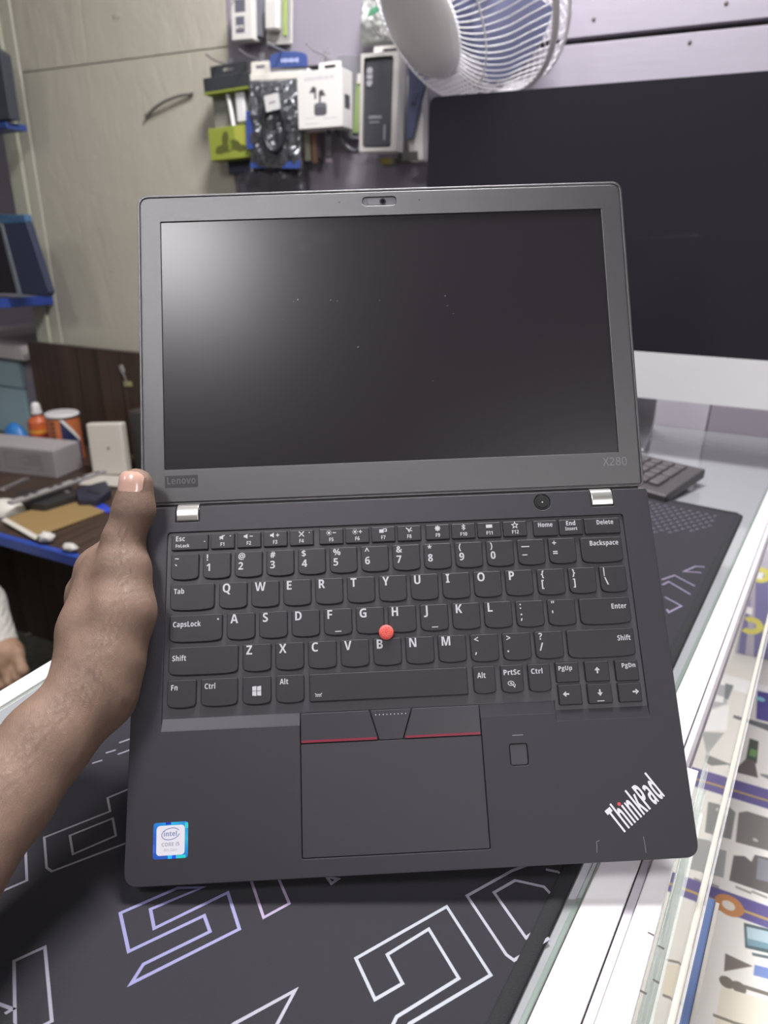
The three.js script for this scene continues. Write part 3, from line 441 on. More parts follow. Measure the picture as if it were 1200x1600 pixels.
  key(103.3, 117.1, 81.7, 92.6, () => [...arrow(0, -1, 0, 0.6), box(-2, -4.2, 2, -3.8)], true);
  key(120.8, 133.9, 81.7, 92.2, () => arrow(1, 0, 3.2, 0.4), true);
  const tp = mm('pointing_stick', lathe([[0, 2.7], [1.6, 2.75], [2.9, 2.6], [3.9, 2.1], [4.3, 1.5], [4.2, 0.9], [3.4, 0.72], [2, 0.7], [1.8, -1], [0, -1]], 32).rotateX(Math.PI / 2), mat(0xe2625a, 0.65), laptop, [-9.2, 126.6, 0]);
  tp.userData.label = 'round red pointing stick cap'; const dg = new THREE.SphereGeometry(0.32, 8, 6), dots = [];
  for (let i = 0; i < 26; i++) { const r = 3.1 * Math.sqrt(i / 26), a = i * 2.4; dots.push(dg.clone().translate(r * Math.cos(a), r * Math.sin(a), 2.72 - r * r * 0.02)); } mm('grip_dots', dots, mat(0xd4544e, 0.7), tp);
  // ---- lid
  const lid = mm('lid', slab(outline([[-W, 1], [W, 1], [W, 197.6], [-W, 197.6]], [4, 4, 7, 7]), 5.6, 1.4, -6.6), lidM, laptop, [0, 207.6, -3.18], [0.159, 0, 0]);
  const ring = outline([[-W, 1], [W, 1], [W, 197.6], [-W, 197.6]], [3, 3, 7, 7]); ring.holes.push(outline([[-W + 1.5, 2.2], [W - 1.5, 2.2], [W - 1.5, 196.1], [-W + 1.5, 196.1]], [2, 2, 5.6, 5.6]));
  mm('lid_rim', slab(ring, 0.95, 0.35, -1.15), lidM, lid);
  const bz = outline([[-W + 2.1, 2.8], [W - 2.1, 2.8], [W - 2.1, 195.5], [-W + 2.1, 195.5]], [2, 2, 5.2, 5.2]); bz.holes.push(rect(-139.5, 22.7, 139.5, 179.9, 0.5));
  bz.holes.push(rect(-12.3, 186.4, 9.2, 192.2, 2.85));
  mm('bezel', slab(bz, 1, 0.3, -1.05), lidM, lid);
  const dust = canvasMap(1024, 1024, (c) => {
    c.fillStyle = '#2c292e'; c.fillRect(0, 0, 1024, 1024);
    for (const [x, y, r] of [[310, 345, 2], [385, 352, 1.6], [400, 356, 1.4], [497, 360, 1.4], [648, 350, 2], [652, 392, 1.6], [443, 550, 2.2], [665, 425, 1.4], [610, 700, 1.4], [300, 352, 1.2]]) { c.fillStyle = '#8a888c'; c.beginPath(); c.ellipse(x, y, r, r * 1.7, 0.3, 0, 7); c.fill(); }
    for (let i = 0; i < 260; i++) { c.fillStyle = 'rgba(150,148,152,' + (0.08 + rnd() * 0.2) + ')'; c.fillRect(rnd() * 1024, rnd() * 1024, 1.2, 2); }
    for (const [x, y, r] of [[300, 60, 60], [370, 90, 40], [330, 130, 30]]) { const g = c.createRadialGradient(x, y, 2, x, y, r); g.addColorStop(0, 'rgba(120,118,124,0.12)'); g.addColorStop(1, 'rgba(120,118,124,0)'); c.fillStyle = g; c.fillRect(x - r, y - r, 2 * r, 2 * r); }
  });
  const scr = slab(rect(-140, 22.2, 140, 180.4), 0.3, 0, -1.2), u2 = scr.attributes.uv, p2 = scr.attributes.position; for (let i = 0; i < u2.count; i++) u2.setXY(i, (p2.getX(i) + 140) / 280, (p2.getY(i) - 22.2) / 158.2);
  mm('display', scr, mat(0xe6e0e8, 0.28, { map: dust, ior: 1.48 }), lid).userData.label = 'dark matte display, switched off';
  const shut = mm('camera_shutter', slab(rect(-12, 186.7, 8.9, 191.9, 2.6), 0.4, 0.1, -1.05), mat(0x77767b, 0.4), lid);
  mm('slider', slab(rect(-9.2, 187, 3, 191.6, 2.2), 0.35, 0.12, -0.75), mat(0x7d7c81, 0.4), shut);
  mm('camera_lens', [new THREE.CylinderGeometry(2.1, 2.1, 0.25, 24).rotateX(Math.PI / 2).translate(0.6, 189.2, -0.42)], mat(0x3b3a3e, 0.25), shut); mm('lens_glass', new THREE.CylinderGeometry(1.2, 1.2, 0.12, 20).rotateX(Math.PI / 2).translate(0.6, 189.2, -0.26), mat(0x1a1a20, 0.1), shut);
  for (const x of [-27, 23.8]) mm('microphone_hole', new THREE.CylinderGeometry(0.45, 0.45, 0.1, 12).rotateX(Math.PI / 2).translate(x, 189.3, -0.02), seam, lid);
  const patch = mm('maker_plate', slab(rect(-139.4, 11.6, -119.4, 19), 0.1, 0, -0.06), mat(0x252428, 0.42, { ior: 1.7 }), lid);
  mm('model_lettering', words('X280', 3.6, 129.2, 14.6, { f: font }).translate(0, 0, 0.02), greyPrint, lid);
  mm('maker_lettering', words('Lenovo', 3.1, -138, 13.8, { f: bold, sx: 0.86 }).translate(0, 0, 0.1), mat(0x55535a, 0.42, { ior: 1.7 }), lid);
}

// ---------------------------------------------------------------- packs hanging on the wall: local x right, y up, front face at z = 0
function pack(name, label, category, [tl, tr, bl], z, group) {
  const q = front(tl, tr, bl), t = thing(name, label, category, [q.x, q.y, z], group); t.rotation.z = q.a;
  return { t, w: q.w, h: q.h };
}
const print = (w, h, draw, more = {}) => mat(0xffffff, 0.45, { map: canvasMap(w, h, draw), ...more });
const face = (w, h, z = 0.0004) => new THREE.PlaneGeometry(w, h).translate(0, 0, z);
const tabShape = (w, h, slotW = 0.028, slotH = 0.007) => { const s = rect(-w / 2, 0, w / 2, h, 0.004); s.holes.push(rect(-slotW / 2, h * 0.45, slotW / 2, h * 0.45 + slotH, slotH / 2.2)); return s; };
const sheetOf = (w, h, nx, ny, f, t = 0) => { const g = new THREE.PlaneGeometry(w, h, nx, ny), p = g.attributes.position; for (let i = 0; i < p.count; i++) p.setZ(i, f(p.getX(i), p.getY(i))); g.computeVertexNormals(); return g; };
const pouch = (w, h, d, k, s, nx = 36, ny = 48) => {           // a crumpled pouch, front and back
  const env = (x, y) => Math.pow(Math.max(0, (1 - (2 * x / w) ** 2)) * Math.max(0, 1 - (2 * y / h) ** 2), 0.35);
  const f = sheetOf(w, h, nx, ny, (x, y) => env(x, y) * (d * (0.75 + 0.3 * noise(x * k, y * k * 0.7, s)) + 0.006 * Math.abs(noise(x * k * 3, y * k * 2, s + 4))));
  const b = sheetOf(w, h, 6, 6, () => -0.001); b.index.array.reverse(); b.computeVertexNormals(); return [f, b];
};
{ // black and green pack with a clear window
  const { t, w, h } = pack('accessory_pack', 'black and lime green hanging pack with a white cable behind its window', 'package', [[-1.1312, 1.6664], [-1.0056, 1.6716], [-1.1039, 1.5041]], -1.395);
  const blk = mat(0x35373a, 0.5), gr = mat(0x848f38, 0.5);
  part('header', rbox(w, h * 0.17, 0.03, 0.002), blk, t, [0, h * 0.415, -0.015]);
  part('hang_tab', slab(tabShape(w * 0.78, h * 0.14, 0.03, 0.006), 0.003, 0.0005, -0.012), blk, t, [0.002, h * 0.495, 0]);
  part('green_line', rbox(w + 0.0006, h * 0.03, 0.0306, 0.001), gr, t, [0, h * 0.318, -0.015]);
  part('printed_base', rbox(w, h * 0.4, 0.03, 0.002), gr, t, [0, -h * 0.3, -0.015]);
  part('printed_panel', face(w * 0.98, h * 0.38), print(256, 256, (c) => { c.fillStyle = '#8b973c'; c.fillRect(0, 0, 256, 256); c.fillStyle = '#a9ac4a'; c.fillRect(150, 0, 106, 200); for (const [x, y, a, b, r] of [[95, 90, 20, 60, 0.1], [90, 170, 55, 36, 0], [150, 150, 30, 50, -0.4], [180, 180, 34, 30, 0.4], [60, 190, 30, 24, 0]]) { c.fillStyle = '#565b28'; c.beginPath(); c.ellipse(x, y, a, b, r, 0, 7); c.fill(); } c.fillStyle = '#7d8a38'; c.fillRect(110, 120, 18, 70); }), t, [0, -h * 0.3, 0.0002]);
  part('window_back', rbox(w * 0.96, h * 0.42, 0.004, 0.001), mat(0x8f8d86, 0.6), t, [0, h * 0.1, -0.026]);
  part('white_cable', [tube([[-0.008, h * 0.29, -0.012], [-0.004, h * 0.2, -0.011], [0.002, -h * 0.09, -0.011]], 0.0045, 16, 8), rbox(0.024, 0.06, 0.012, 0.004).translate(0.026, h * 0.12, -0.014)], M.white, t);
  part('window_film', rbox(w * 0.99, h * 0.41, 0.026, 0.002), mat(0xffffff, 0.1, { transmission: 1, thickness: 0, ior: 1.3 }), t, [0, h * 0.105, -0.0145]);
}
{ // silvery cable bag
  const { t, w, h } = pack('cable_bag', 'silvery plastic bag of black cable with a white price sticker and blue corners', 'bag', [[-1.0064, 1.6676], [-0.8698, 1.6630], [-1.0010, 1.4853]], -1.4);
  part('white_header', rbox(w, h * 0.07, 0.004, 0.001), M.cream, t, [0, h * 0.465, 0]);
  part('hang_tab', slab(tabShape(w * 0.34, h * 0.13, 0.026, 0.006), 0.003, 0.0005), M.cream, t, [-w * 0.27, h * 0.49, -0.0015]);
  const [f, b] = pouch(w, h * 0.93, 0.022, 34, 3);
  part('foil', [f, b], mat(0x84868c, 0.14, { clearcoat: 1, clearcoatRoughness: 0.08, metalness: 0.75 }), t, [0, -h * 0.03, 0]);
  const blueM = mat(0x3a4f94, 0.4), strip = (x, y, ww, hh) => part('blue_print', rbox(ww, hh, 0.0012, 0.0004), blueM, t, [x, y, 0.0]);
  strip(-w * 0.44, -h * 0.09, w * 0.13, h * 0.4).position.z = 0.0125; strip(-w * 0.33, -h * 0.465, w * 0.3, h * 0.06).position.z = 0.006; strip(w * 0.32, -h * 0.455, w * 0.34, h * 0.08).position.z = 0.008;
  part('coiled_cable', tube(Array.from({ length: 40 }, (_, i) => V3(0.005 + 0.026 * Math.cos(i * 0.65) + i * 0.0002, -0.01 + 0.05 * Math.sin(i * 0.65), 0.021 + 0.004 * Math.sin(i))), 0.0035, 160, 6), mat(0x2b2c30, 0.35), t);
  part('price_sticker', rbox(0.036, 0.03, 0.0012, 0.0005), print(64, 64, (c) => { c.fillStyle = '#d2d0ce'; c.fillRect(0, 0, 64, 64); c.fillStyle = '#8d8b90'; c.fillRect(18, 28, 30, 8); }), t, [0.0128, h * 0.17, 0.0315], [0, 0, 0.16]);
}
{ // blue header card behind the bag
  const { t, w, h } = pack('blue_card_pack', 'pack with a rounded royal blue header card behind the silvery cable bag', 'package', [[-0.9613, 1.7082], [-0.8672, 1.7037], [-0.9608, 1.5666]], -1.42);
  part('header_card', slab(outline([[-w / 2, h * 0.3], [w / 2, h * 0.3], [w / 2, h * 0.46], [w * 0.2, h * 0.5], [-w * 0.2, h * 0.5], [-w / 2, h * 0.46]], [0.001, 0.001, 0.01, 0.02, 0.02, 0.01]), 0.003, 0.0005, -0.002), mat(0x43558f, 0.45), t);
  part('header_print', [0, 1, 2, 3, 4, 5].map((i) => rbox(0.0055, 0.006 + (i % 2) * 0.002, 0.0006, 0.0002).translate(-0.014 + i * 0.0075, h * 0.385, 0.0016)), mat(0xb9c2e6, 0.5), t);
  part('pouch', rbox(w * 1.05, h * 0.78, 0.016, 0.004), mat(0xc9c8c6, 0.2, { clearcoat: 1 }), t, [0, -h * 0.1, -0.01]);
}
{ // earphone box
  const { t, w, h } = pack('earphone_box', 'white cardboard box printed with black wireless earphones and charging case', 'box', [[-0.8637, 1.6550], [-0.7591, 1.6559], [-0.8550, 1.5523]], -1.37);
  part('carton', rbox(w, h, 0.045, 0.0012), mat(0xd9d6d2, 0.5), t, [0, 0, -0.0227]);
  part('hang_tab', slab(tabShape(w * 0.5, h * 0.2, 0.028, 0.006), 0.0015, 0.0003, -0.034), mat(0xd6d3d0, 0.5), t, [w * 0.07, h * 0.49, 0]);
  part('printed_front', face(w * 0.985, h * 0.985), print(400, 512, (c) => {
    c.fillStyle = '#dcd9d5'; c.fillRect(0, 0, 400, 512); c.fillStyle = '#b3b1b6'; c.font = 'bold 54px sans-serif'; c.textAlign = 'center'; c.fillText('soundcore', 200, 86, 320);
    c.fillStyle = '#4b494c'; for (const [x, y, s] of [[150, 170, -1], [218, 205, 1]]) { c.beginPath(); c.ellipse(x, y, 24, 30, 0.2 * s, 0, 7); c.fill(); c.beginPath(); c.roundRect(x + (s < 0 ? 4 : -22), y, 18, 84, 9); c.fill(); c.beginPath(); c.ellipse(x + s * 24, y + 14, 16, 12, 0.5 * s, 0, 7); c.fill(); }
    c.fillStyle = '#6a686d'; c.beginPath(); c.roundRect(150, 288, 116, 118, 30); c.fill(); c.fillStyle = '#55535a'; c.beginPath(); c.roundRect(150, 330, 116, 76, 28); c.fill();
    c.fillStyle = '#b9b7b8'; c.fillRect(60, 420, 100, 6); c.fillRect(230, 428, 130, 8); c.fillRect(60, 470, 130, 8);
  }), t);
  part('side_print', rbox(0.0006, h * 0.24, 0.022, 0.0002), mat(0x4a4850, 0.4), t, [w / 2 + 0.0001, -h * 0.04, -0.022]);
}
{ // green pack behind the box
  const { t, w, h } = pack('green_card_pack', 'clear pack with a green striped card behind the white earphone box', 'package', [[-0.8059, 1.6940], [-0.7362, 1.6882], [-0.8079, 1.5431]], -1.425);
  part('card', rbox(w, h, 0.004, 0.001), mat(0x86848a, 0.5), t, [0, 0, -0.012]);
  part('green_stripe', rbox(w * 0.2, h * 0.62, 0.004, 0.001), mat(0x8fa36a, 0.5), t, [w * 0.3, -h * 0.12, -0.0085]); part('white_patch', rbox(w * 0.18, h * 0.12, 0.002, 0.0008), M.cream, t, [w * 0.34, h * 0.22, -0.0055]);
  part('film', rbox(w * 1.02, h * 1.01, 0.014, 0.003), M.clear, t, [0, 0, -0.008]);
}
{ // phone case in its white box
  const { t, w, h } = pack('phone_case_box', 'tall white window box holding a dark phone case with lenses down the left side', 'box', [[-0.6976, 1.6680], [-0.6171, 1.6664], [-0.7041, 1.5024]], -1.345);
  const s = rect(-w / 2, -h / 2, w / 2, h / 2, 0.001); s.holes.push(rect(-w * 0.42, -h * 0.46, w * 0.36, h * 0.46, 0.006));
  part('front_frame', slab(s, 0.0012, 0.0003, -0.0012), mat(0xd2cec8, 0.45), t);
  part('carton', [rbox(w, h, 0.002, 0.0006).translate(0, 0, -0.034), rbox(0.0016, h, 0.034, 0.0005).translate(w / 2 - 0.0008, 0, -0.018), rbox(0.0016, h, 0.034, 0.0005).translate(-w / 2 + 0.0008, 0, -0.018), rbox(w, 0.0016, 0.034, 0.0005).translate(0, h / 2 - 0.0008, -0.018), rbox(w, 0.0016, 0.034, 0.0005).translate(0, -h / 2 + 0.0008, -0.018)], mat(0xdcd9d5, 0.45), t);
  part('hang_tab', slab(tabShape(w * 0.86, h * 0.12, 0.03, 0.006), 0.0015, 0.0003, -0.035), mat(0xd6d3ce, 0.45), t, [w * 0.06, h * 0.49, 0]);
  const c = part('phone_case', slab(rect(-w * 0.4, -h * 0.445, w * 0.33, h * 0.445, 0.008), 0.01, 0.002, -0.014), mat(0x4d4e54, 0.38), t);
  for (const k of [0.33, 0.27, 0.21]) part('lens', new THREE.CylinderGeometry(0.0062, 0.0062, 0.002, 20).rotateX(Math.PI / 2).translate(-w * 0.27, h * k, -0.0032), mat(0xb9b8bb, 0.3), c);
  part('case_print', [rbox(0.028, 0.005, 0.0006, 0.0002).translate(-w * 0.1, -h * 0.14, -0.0037), rbox(0.022, 0.003, 0.0006, 0.0002).translate(-w * 0.12, -h * 0.19, -0.0037), rbox(0.004, 0.026, 0.0006, 0.0002).translate(w * 0.16, -h * 0.3, -0.0037)], mat(0x9a9aa0, 0.5), c);
}
{ // navy pack leaning behind it, with a white box
  const { t, w, h } = pack('white_side_box', 'narrow white box with a dark label at its foot, right of the phone case box', 'box', [[-0.6104, 1.6328], [-0.5800, 1.6347], [-0.6153, 1.4860]], -1.38);
  part('carton', rbox(w, h, 0.03, 0.001), mat(0xd3d0cc, 0.45), t, [0, 0, -0.0155]); part('label', rbox(w * 1.4, h * 0.1, 0.002, 0.0005), mat(0x55534f, 0.5), t, [-w * 0.55, -h * 0.44, 0.0012]);
  const n = thing('navy_case', 'navy blue phone case pack hanging at a slant between the white boxes and the fan', 'package', [0, 0, -1.365]);
  const pts = [[-0.6070, 1.6850], [-0.5634, 1.6611], [-0.5648, 1.6348], [-0.5834, 1.5786], [-0.5962, 1.5229], [-0.6085, 1.5234]];
  const cx = pts[0][0], cy = pts[0][1]; n.position.set(cx, cy, -1.365); const lp = pts.map(([x, y]) => [x - cx, y - cy]);
  part('case', slab(outline(lp, 0.003), 0.01, 0.001, -0.01), mat(0x474c66, 0.4), n); part('camera_bump', rbox(0.012, 0.02, 0.004, 0.002), mat(0x3a3e52, 0.35), n, [lp[3][0] - 0.01, lp[3][1] + 0.012, 0.0005], [0, 0, -0.25]);
}
{
  const { t, w, h } = pack('clear_sleeve', 'clear plastic sleeve with a yellow sticker hanging rearmost near the screen', 'package', [[-0.6997, 1.6479], [-0.5931, 1.6489], [-0.7061, 1.4874]], -1.437);
  part('backing_card', rbox(w, h, 0.003, 0.001), mat(0x8b8790, 0.5), t, [0, 0, -0.006]); part('yellow_sticker', rbox(w * 0.24, h * 0.075, 0.001, 0.0003), mat(0xa89a4a, 0.5), t, [-w * 0.36, -h * 0.455, -0.0038]); part('dark_label', rbox(w * 0.46, h * 0.06, 0.001, 0.0003), mat(0x5b5850, 0.5), t, [w * 0.05, -h * 0.46, -0.0038]);
  part('film', rbox(w * 1.02, h * 1.01, 0.01, 0.003), M.clear, t, [0, 0, -0.004]);
}
{ // what hangs below and behind
  const a = pack('navy_box', 'small dark navy box showing below the green pack', 'box', [[-1.0908, 1.5235], [-1.0114, 1.5283], [-1.0836, 1.4781]], -1.42); part('carton', rbox(a.w, a.h, 0.024, 0.001), mat(0x363a4c, 0.5), a.t, [0, 0, -0.014]); part('flap', rbox(a.w * 0.9, 0.0012, 0.022, 0.0005), M.navy, a.t, [0, a.h / 2 + 0.0006, -0.014]);
  const b = pack('dark_pouch', 'dark grey plastic pouch hanging low behind the laptop lid', 'bag', [[-1.0706, 1.5091], [-0.8786, 1.5181], [-1.0782, 1.4111]], -1.44), pg = pouch(b.w, b.h, 0.03, 18, 9, 24, 20); part('plastic', pg, mat(0x55535a, 0.3, { clearcoat: 0.5 }), b.t); part('seal_strip', rbox(b.w, 0.006, 0.003, 0.001), mat(0x66646b, 0.4), b.t, [0, b.h / 2 - 0.003, 0.001]);
  const c = pack('cream_card', 'narrow cream and brown card hanging between cable bag and plug', 'card', [[-0.8849, 1.5550], [-0.8461, 1.5568], [-0.8771, 1.4953]], -1.415); part('cream_strip', rbox(c.w * 0.42, c.h * 0.9, 0.004, 0.001), mat(0xb5b3a2, 0.5), c.t, [-c.w * 0.2, 0, -0.004]); part('brown_strip', rbox(c.w * 0.34, c.h, 0.004, 0.001), mat(0x93705c, 0.5), c.t, [c.w * 0.26, -c.h * 0.04, -0.006]); part('backing', rbox(c.w, c.h * 0.95, 0.022, 0.001), mat(0x6b646a, 0.6), c.t, [0, c.h * 0.08, -0.02]);
  const [p0, p1, p2] = [[-0.8042, 1.5611], [-0.8035, 1.5085], [-0.8054, 1.4891]];
  const u = thing('usb_plug', 'black moulded cable plug hanging below the white earphone box', 'cable', [p0[0], p0[1], -1.4]);
  part('cord', tube([[0, 0, 0], [0.001, -0.02, 0], [0.001, p1[1] - p0[1] + 0.03, 0]], 0.004, 10, 8), mat(0x4c4a50, 0.5), u); part('grip', rbox(0.017, 0.045, 0.011, 0.004), mat(0x504e54, 0.5), u, [0.001, p1[1] - p0[1] + 0.014, 0]); part('plug', rbox(0.0125, 0.02, 0.006, 0.001), mat(0x9d8f93, 0.35, { metalness: 0.4 }), u, [0.001, p2[1] - p0[1] + 0.012, 0]);
  const arc = [[-0.7884, 1.5570], [-0.7808, 1.5388], [-0.7656, 1.5215], [-0.7442, 1.5123], [-0.7261, 1.5212], [-0.7202, 1.5421]];
  const k = thing('black_cable', 'black cable hanging in a loop between earphone box and phone case box', 'cable', [arc[0][0], arc[0][1], -1.41]);
  part('cord', tube(arc.map(([x, y]) => [x - arc[0][0], y - arc[0][1], 0]), 0.0042, 40, 8), mat(0x5a5860, 0.5), k); part('cable_wrap', new THREE.CylinderGeometry(0.006, 0.006, 0.014, 12), mat(0x47454a, 0.5), k, [0.0005, -0.002, 0]);
}
{ // upper row
  const a = pack('white_gadget_box', 'small white box with two dark pictures, top row next to the grey board edge', 'box', [[-1.0471, 1.8210], [-0.9945, 1.8195], [-1.0424, 1.7351]], -1.41);
  part('carton', rbox(a.w, a.h, 0.03, 0.001), mat(0xd4d1cc, 0.5), a.t, [0, 0, -0.016]);
  part('printed_front', face(a.w * 0.98, a.h * 0.98), print(128, 256, (c) => { c.fillStyle = '#d4d1cc'; c.fillRect(0, 0, 128, 256); c.fillStyle = '#65656e'; c.fillRect(24, 40, 66, 70); c.fillRect(26, 132, 56, 90); c.fillStyle = '#d9d6d0'; c.fillRect(0, 112, 128, 16); c.fillRect(28, 180, 46, 16); c.fillStyle = '#8d8a88'; c.fillRect(40, 186, 26, 16); }), a.t);
  const b = pack('charger_pack', 'clear blister pack with a white charger on a green edged card, top row', 'package', [[-0.9707, 1.8147], [-0.9064, 1.8118], [-0.9714, 1.7253]], -1.41);
  part('card', rbox(b.w, b.h, 0.003, 0.001), mat(0xc8c6c0, 0.5), b.t, [0, 0, -0.024]); part('green_edge', rbox(b.w * 0.14, b.h * 0.8, 0.002, 0.0008), mat(0x9ab05c, 0.5), b.t, [b.w * 0.24, b.h * 0.06, -0.0215]);
  part('charger', rbox(b.w * 0.52, b.h * 0.62, 0.016, 0.005), mat(0xd8d5d0, 0.4), b.t, [-b.w * 0.14, b.h * 0.06, -0.013]); part('blister', rbox(b.w * 0.98, b.h * 0.98, 0.022, 0.004), M.clear, b.t, [0, 0, -0.0115]);
  const d = pack('dark_slim_pack', 'dark slim pack between the white box and the charger pack, top row', 'package', [[-0.9989, 1.8197], [-0.9763, 1.8183], [-1.0009, 1.7406]], -1.425); part('sleeve', rbox(d.w, d.h, 0.02, 0.002), mat(0x6c6c74, 0.45), d.t, [0, 0, -0.012]); part('end_flap', rbox(d.w * 0.9, 0.003, 0.021, 0.001), M.charcoal, d.t, [0, -d.h / 2 + 0.0016, -0.012]);
  const e = pack('plastic_bag', 'crumpled clear plastic bag with a green scrap inside, hanging beside the fan', 'bag', [[-0.7392, 1.7943], [-0.6256, 1.7873], [-0.7305, 1.6996]], -1.42);
  part('film', pouch(e.w, e.h, 0.034, 22, 14, 40, 40), mat(0xd7d8d4, 0.16, { transmission: 0.45, thickness: 0, clearcoat: 1, clearcoatRoughness: 0.08 }), e.t);
  part('green_scrap', slab(outline([[-0.02, -0.006], [0.004, 0.004], [0.016, 0.018], [0.002, 0.014], [-0.014, 0.008]], 0.002), 0.003, 0.0006), mat(0x4f8a68, 0.4), e.t, [-0.008, -0.004, 0.034]);
  part('tied_neck', new THREE.CylinderGeometry(0.006, 0.012, 0.03, 14), mat(0xc9cac8, 0.2), e.t, [0, e.h / 2 + 0.01, 0.002]);
  const q = [[-1.3413, 1.6145], [-1.3065, 1.6302], [-1.2710, 1.6414], [-1.2310, 1.6494], [-1.1943, 1.6523]];
  const z = thing('cable_tie', 'short dark grey curved cable tie end sticking out of the beige wall', 'cable tie', [q[0][0], q[0][1], -1.446]);
  part('strap', tube(q.map(([x, y], i) => [x - q[0][0], y - q[0][1], Math.sin(i / 4 * Math.PI) * 0.006]), 0.0034, 24, 6), mat(0x77746e, 0.6), z); part('tie_head', rbox(0.009, 0.008, 0.006, 0.001), mat(0x6c6a64, 0.6), z, [0, 0, 0.001], [0, 0, 0.7]);
  const H = [[-1.0833, 1.6989], [-0.9970, 1.7016], [-0.9257, 1.7097], [-0.8316, 1.6950], [-0.6846, 1.7087], [-1.0257, 1.8195], [-0.6932, 1.7974]];
  H.forEach(([x, y], i) => { const hk = thing('peg_hook', 'steel peg hook on the wall ' + ['above the black and green pack', 'above the silvery cable bag', 'above the blue header card', 'above the white earphone box', 'above the phone case box', 'behind the small white box in the top row', 'behind the crumpled clear bag'][i], 'hook', [x, y, -1.45], 'peg hooks on the wall'); part('rod', tube([[0, 0, 0], [0, 0, 0.06], [0, 0.004, 0.085]], 0.0018, 12, 6), M.alu, hk); part('plate', rbox(0.012, 0.03, 0.003, 0.001), M.alu, hk, [0, 0, 0.0018]); });
}
// ---------------------------------------------------------------- the white fan
{
  const [c] = [[-0.4642, 1.7446, -1.2946]], axis = V3(-0.504, -0.588, 0.632).normalize();
  const t = thing('wall_fan', 'white electric fan with a domed wire guard and blue grey blades above the big screen', 'fan', c);
  t.quaternion.setFromUnitVectors(V3(0, 0, 1), axis);
  const wm = mat(0xf0eeee, 0.35), R = 0.186;
  part('guard_ring', new THREE.TorusGeometry(R, 0.0058, 10, 90), mat(0xc9c7c6, 0.4), t, [0, 0, 0]);
  part('guard_ring', new THREE.TorusGeometry(R + 0.002, 0.0035, 8, 90), wm, t, [0, 0, -0.028]);
  part('inner_ring', new THREE.TorusGeometry(0.137, 0.0013, 6, 80), wm, t, [0, 0, 0.103]);
  const wire = tube([[0.08, 0, 0.119], [0.11, 0, 0.116], [0.137, 0, 0.104], [0.16, 0, 0.078], [0.172, 0, 0.04], [R, 0, 0]], 0.0011, 14, 4), rear = tube([[R, 0, 0], [R + 0.003, 0, -0.03], [0.16, 0, -0.06], [0.11, 0, -0.075], [0.05, 0, -0.078]], 0.0011, 12, 4);
  for (let i = 0; i < 84; i++) part('guard_wire', wire, wm, t, [0, 0, 0], [0, 0, i * Math.PI * 2 / 84]);
  for (let i = 0; i < 60; i++) part('rear_wire', rear, wm, t, [0, 0, 0], [0, 0, i * Math.PI * 2 / 60]);
  const cap = part('centre_cap', lathe([[0, 0.145], [0.035, 0.143], [0.07, 0.138], [0.086, 0.131], [0.093, 0.121], [0.092, 0.115], [0.08, 0.116], [0, 0.118]], 56).rotateX(Math.PI / 2), mat(0xf6f4f4, 0.35), t);
  part('badge_slot', rbox(0.046, 0.006, 0.002, 0.001), mat(0x8f8d92, 0.5), cap, [-0.012, -0.02, 0.1395], [0, 0, -0.5]);
  part('motor', lathe([[0, -0.13], [0.045, -0.128], [0.055, -0.11], [0.055, -0.07], [0.04, -0.05], [0, -0.05]], 36).rotateX(Math.PI / 2), wm, t);
  const bl = mat(0x9a9fc2, 0.3, { transmission: 0.35, thickness: 0 });
  part('blade_hub', lathe([[0, 0.04], [0.025, 0.038], [0.032, 0.02], [0.032, -0.02], [0, -0.05]], 28).rotateX(Math.PI / 2), bl, t);
  for (let k = 0; k < 4; k++) {
    const n = 14, pos = [], idx = [], uv = [];
    for (let i = 0; i <= n; i++) for (let j = 0; j <= n; j++) { const r = 0.028 + 0.128 * i / n, sp = 0.42 + 0.22 * Math.sin(i / n * Math.PI * 0.8), a = (j / n - 0.5) * 2 * sp + 0.25 * i / n; pos.push(r * Math.cos(a), r * Math.sin(a), (j / n - 0.5) * -0.05 * (0.6 + 0.4 * i / n)); uv.push(i / n, j / n); if (i < n && j < n) { const p = i * (n + 1) + j; idx.push(p, p + n + 1, p + 1, p + 1, p + n + 1, p + n + 2); } }
    const g = new THREE.BufferGeometry(); g.setAttribute('position', new THREE.Float32BufferAttribute(pos, 3)); g.setAttribute('uv', new THREE.Float32BufferAttribute(uv, 2)); g.setIndex(idx); g.computeVertexNormals();
    const g2 = g.clone(); g2.index.array.reverse(); g2.translate(0, 0, -0.0018); g2.computeVertexNormals();
    part('blade', [g, g2], bl, t, [0, 0, 0], [0, 0, k * Math.PI / 2 + 0.35]);
  }
  // arm from the motor back to the wall
  const wallPt = t.worldToLocal(V3(c[0] + 0.02, c[1] - 0.02, -1.452)); t.updateMatrixWorld(true); const w2 = t.worldToLocal(V3(c[0] + 0.03, c[1] - 0.01, -1.447));
  part('bracket_arm', tube([[0, 0, -0.12], [w2.x * 0.4, w2.y * 0.4, -0.15], [w2.x, w2.y, w2.z]], 0.014, 16, 10), wm, t);
}

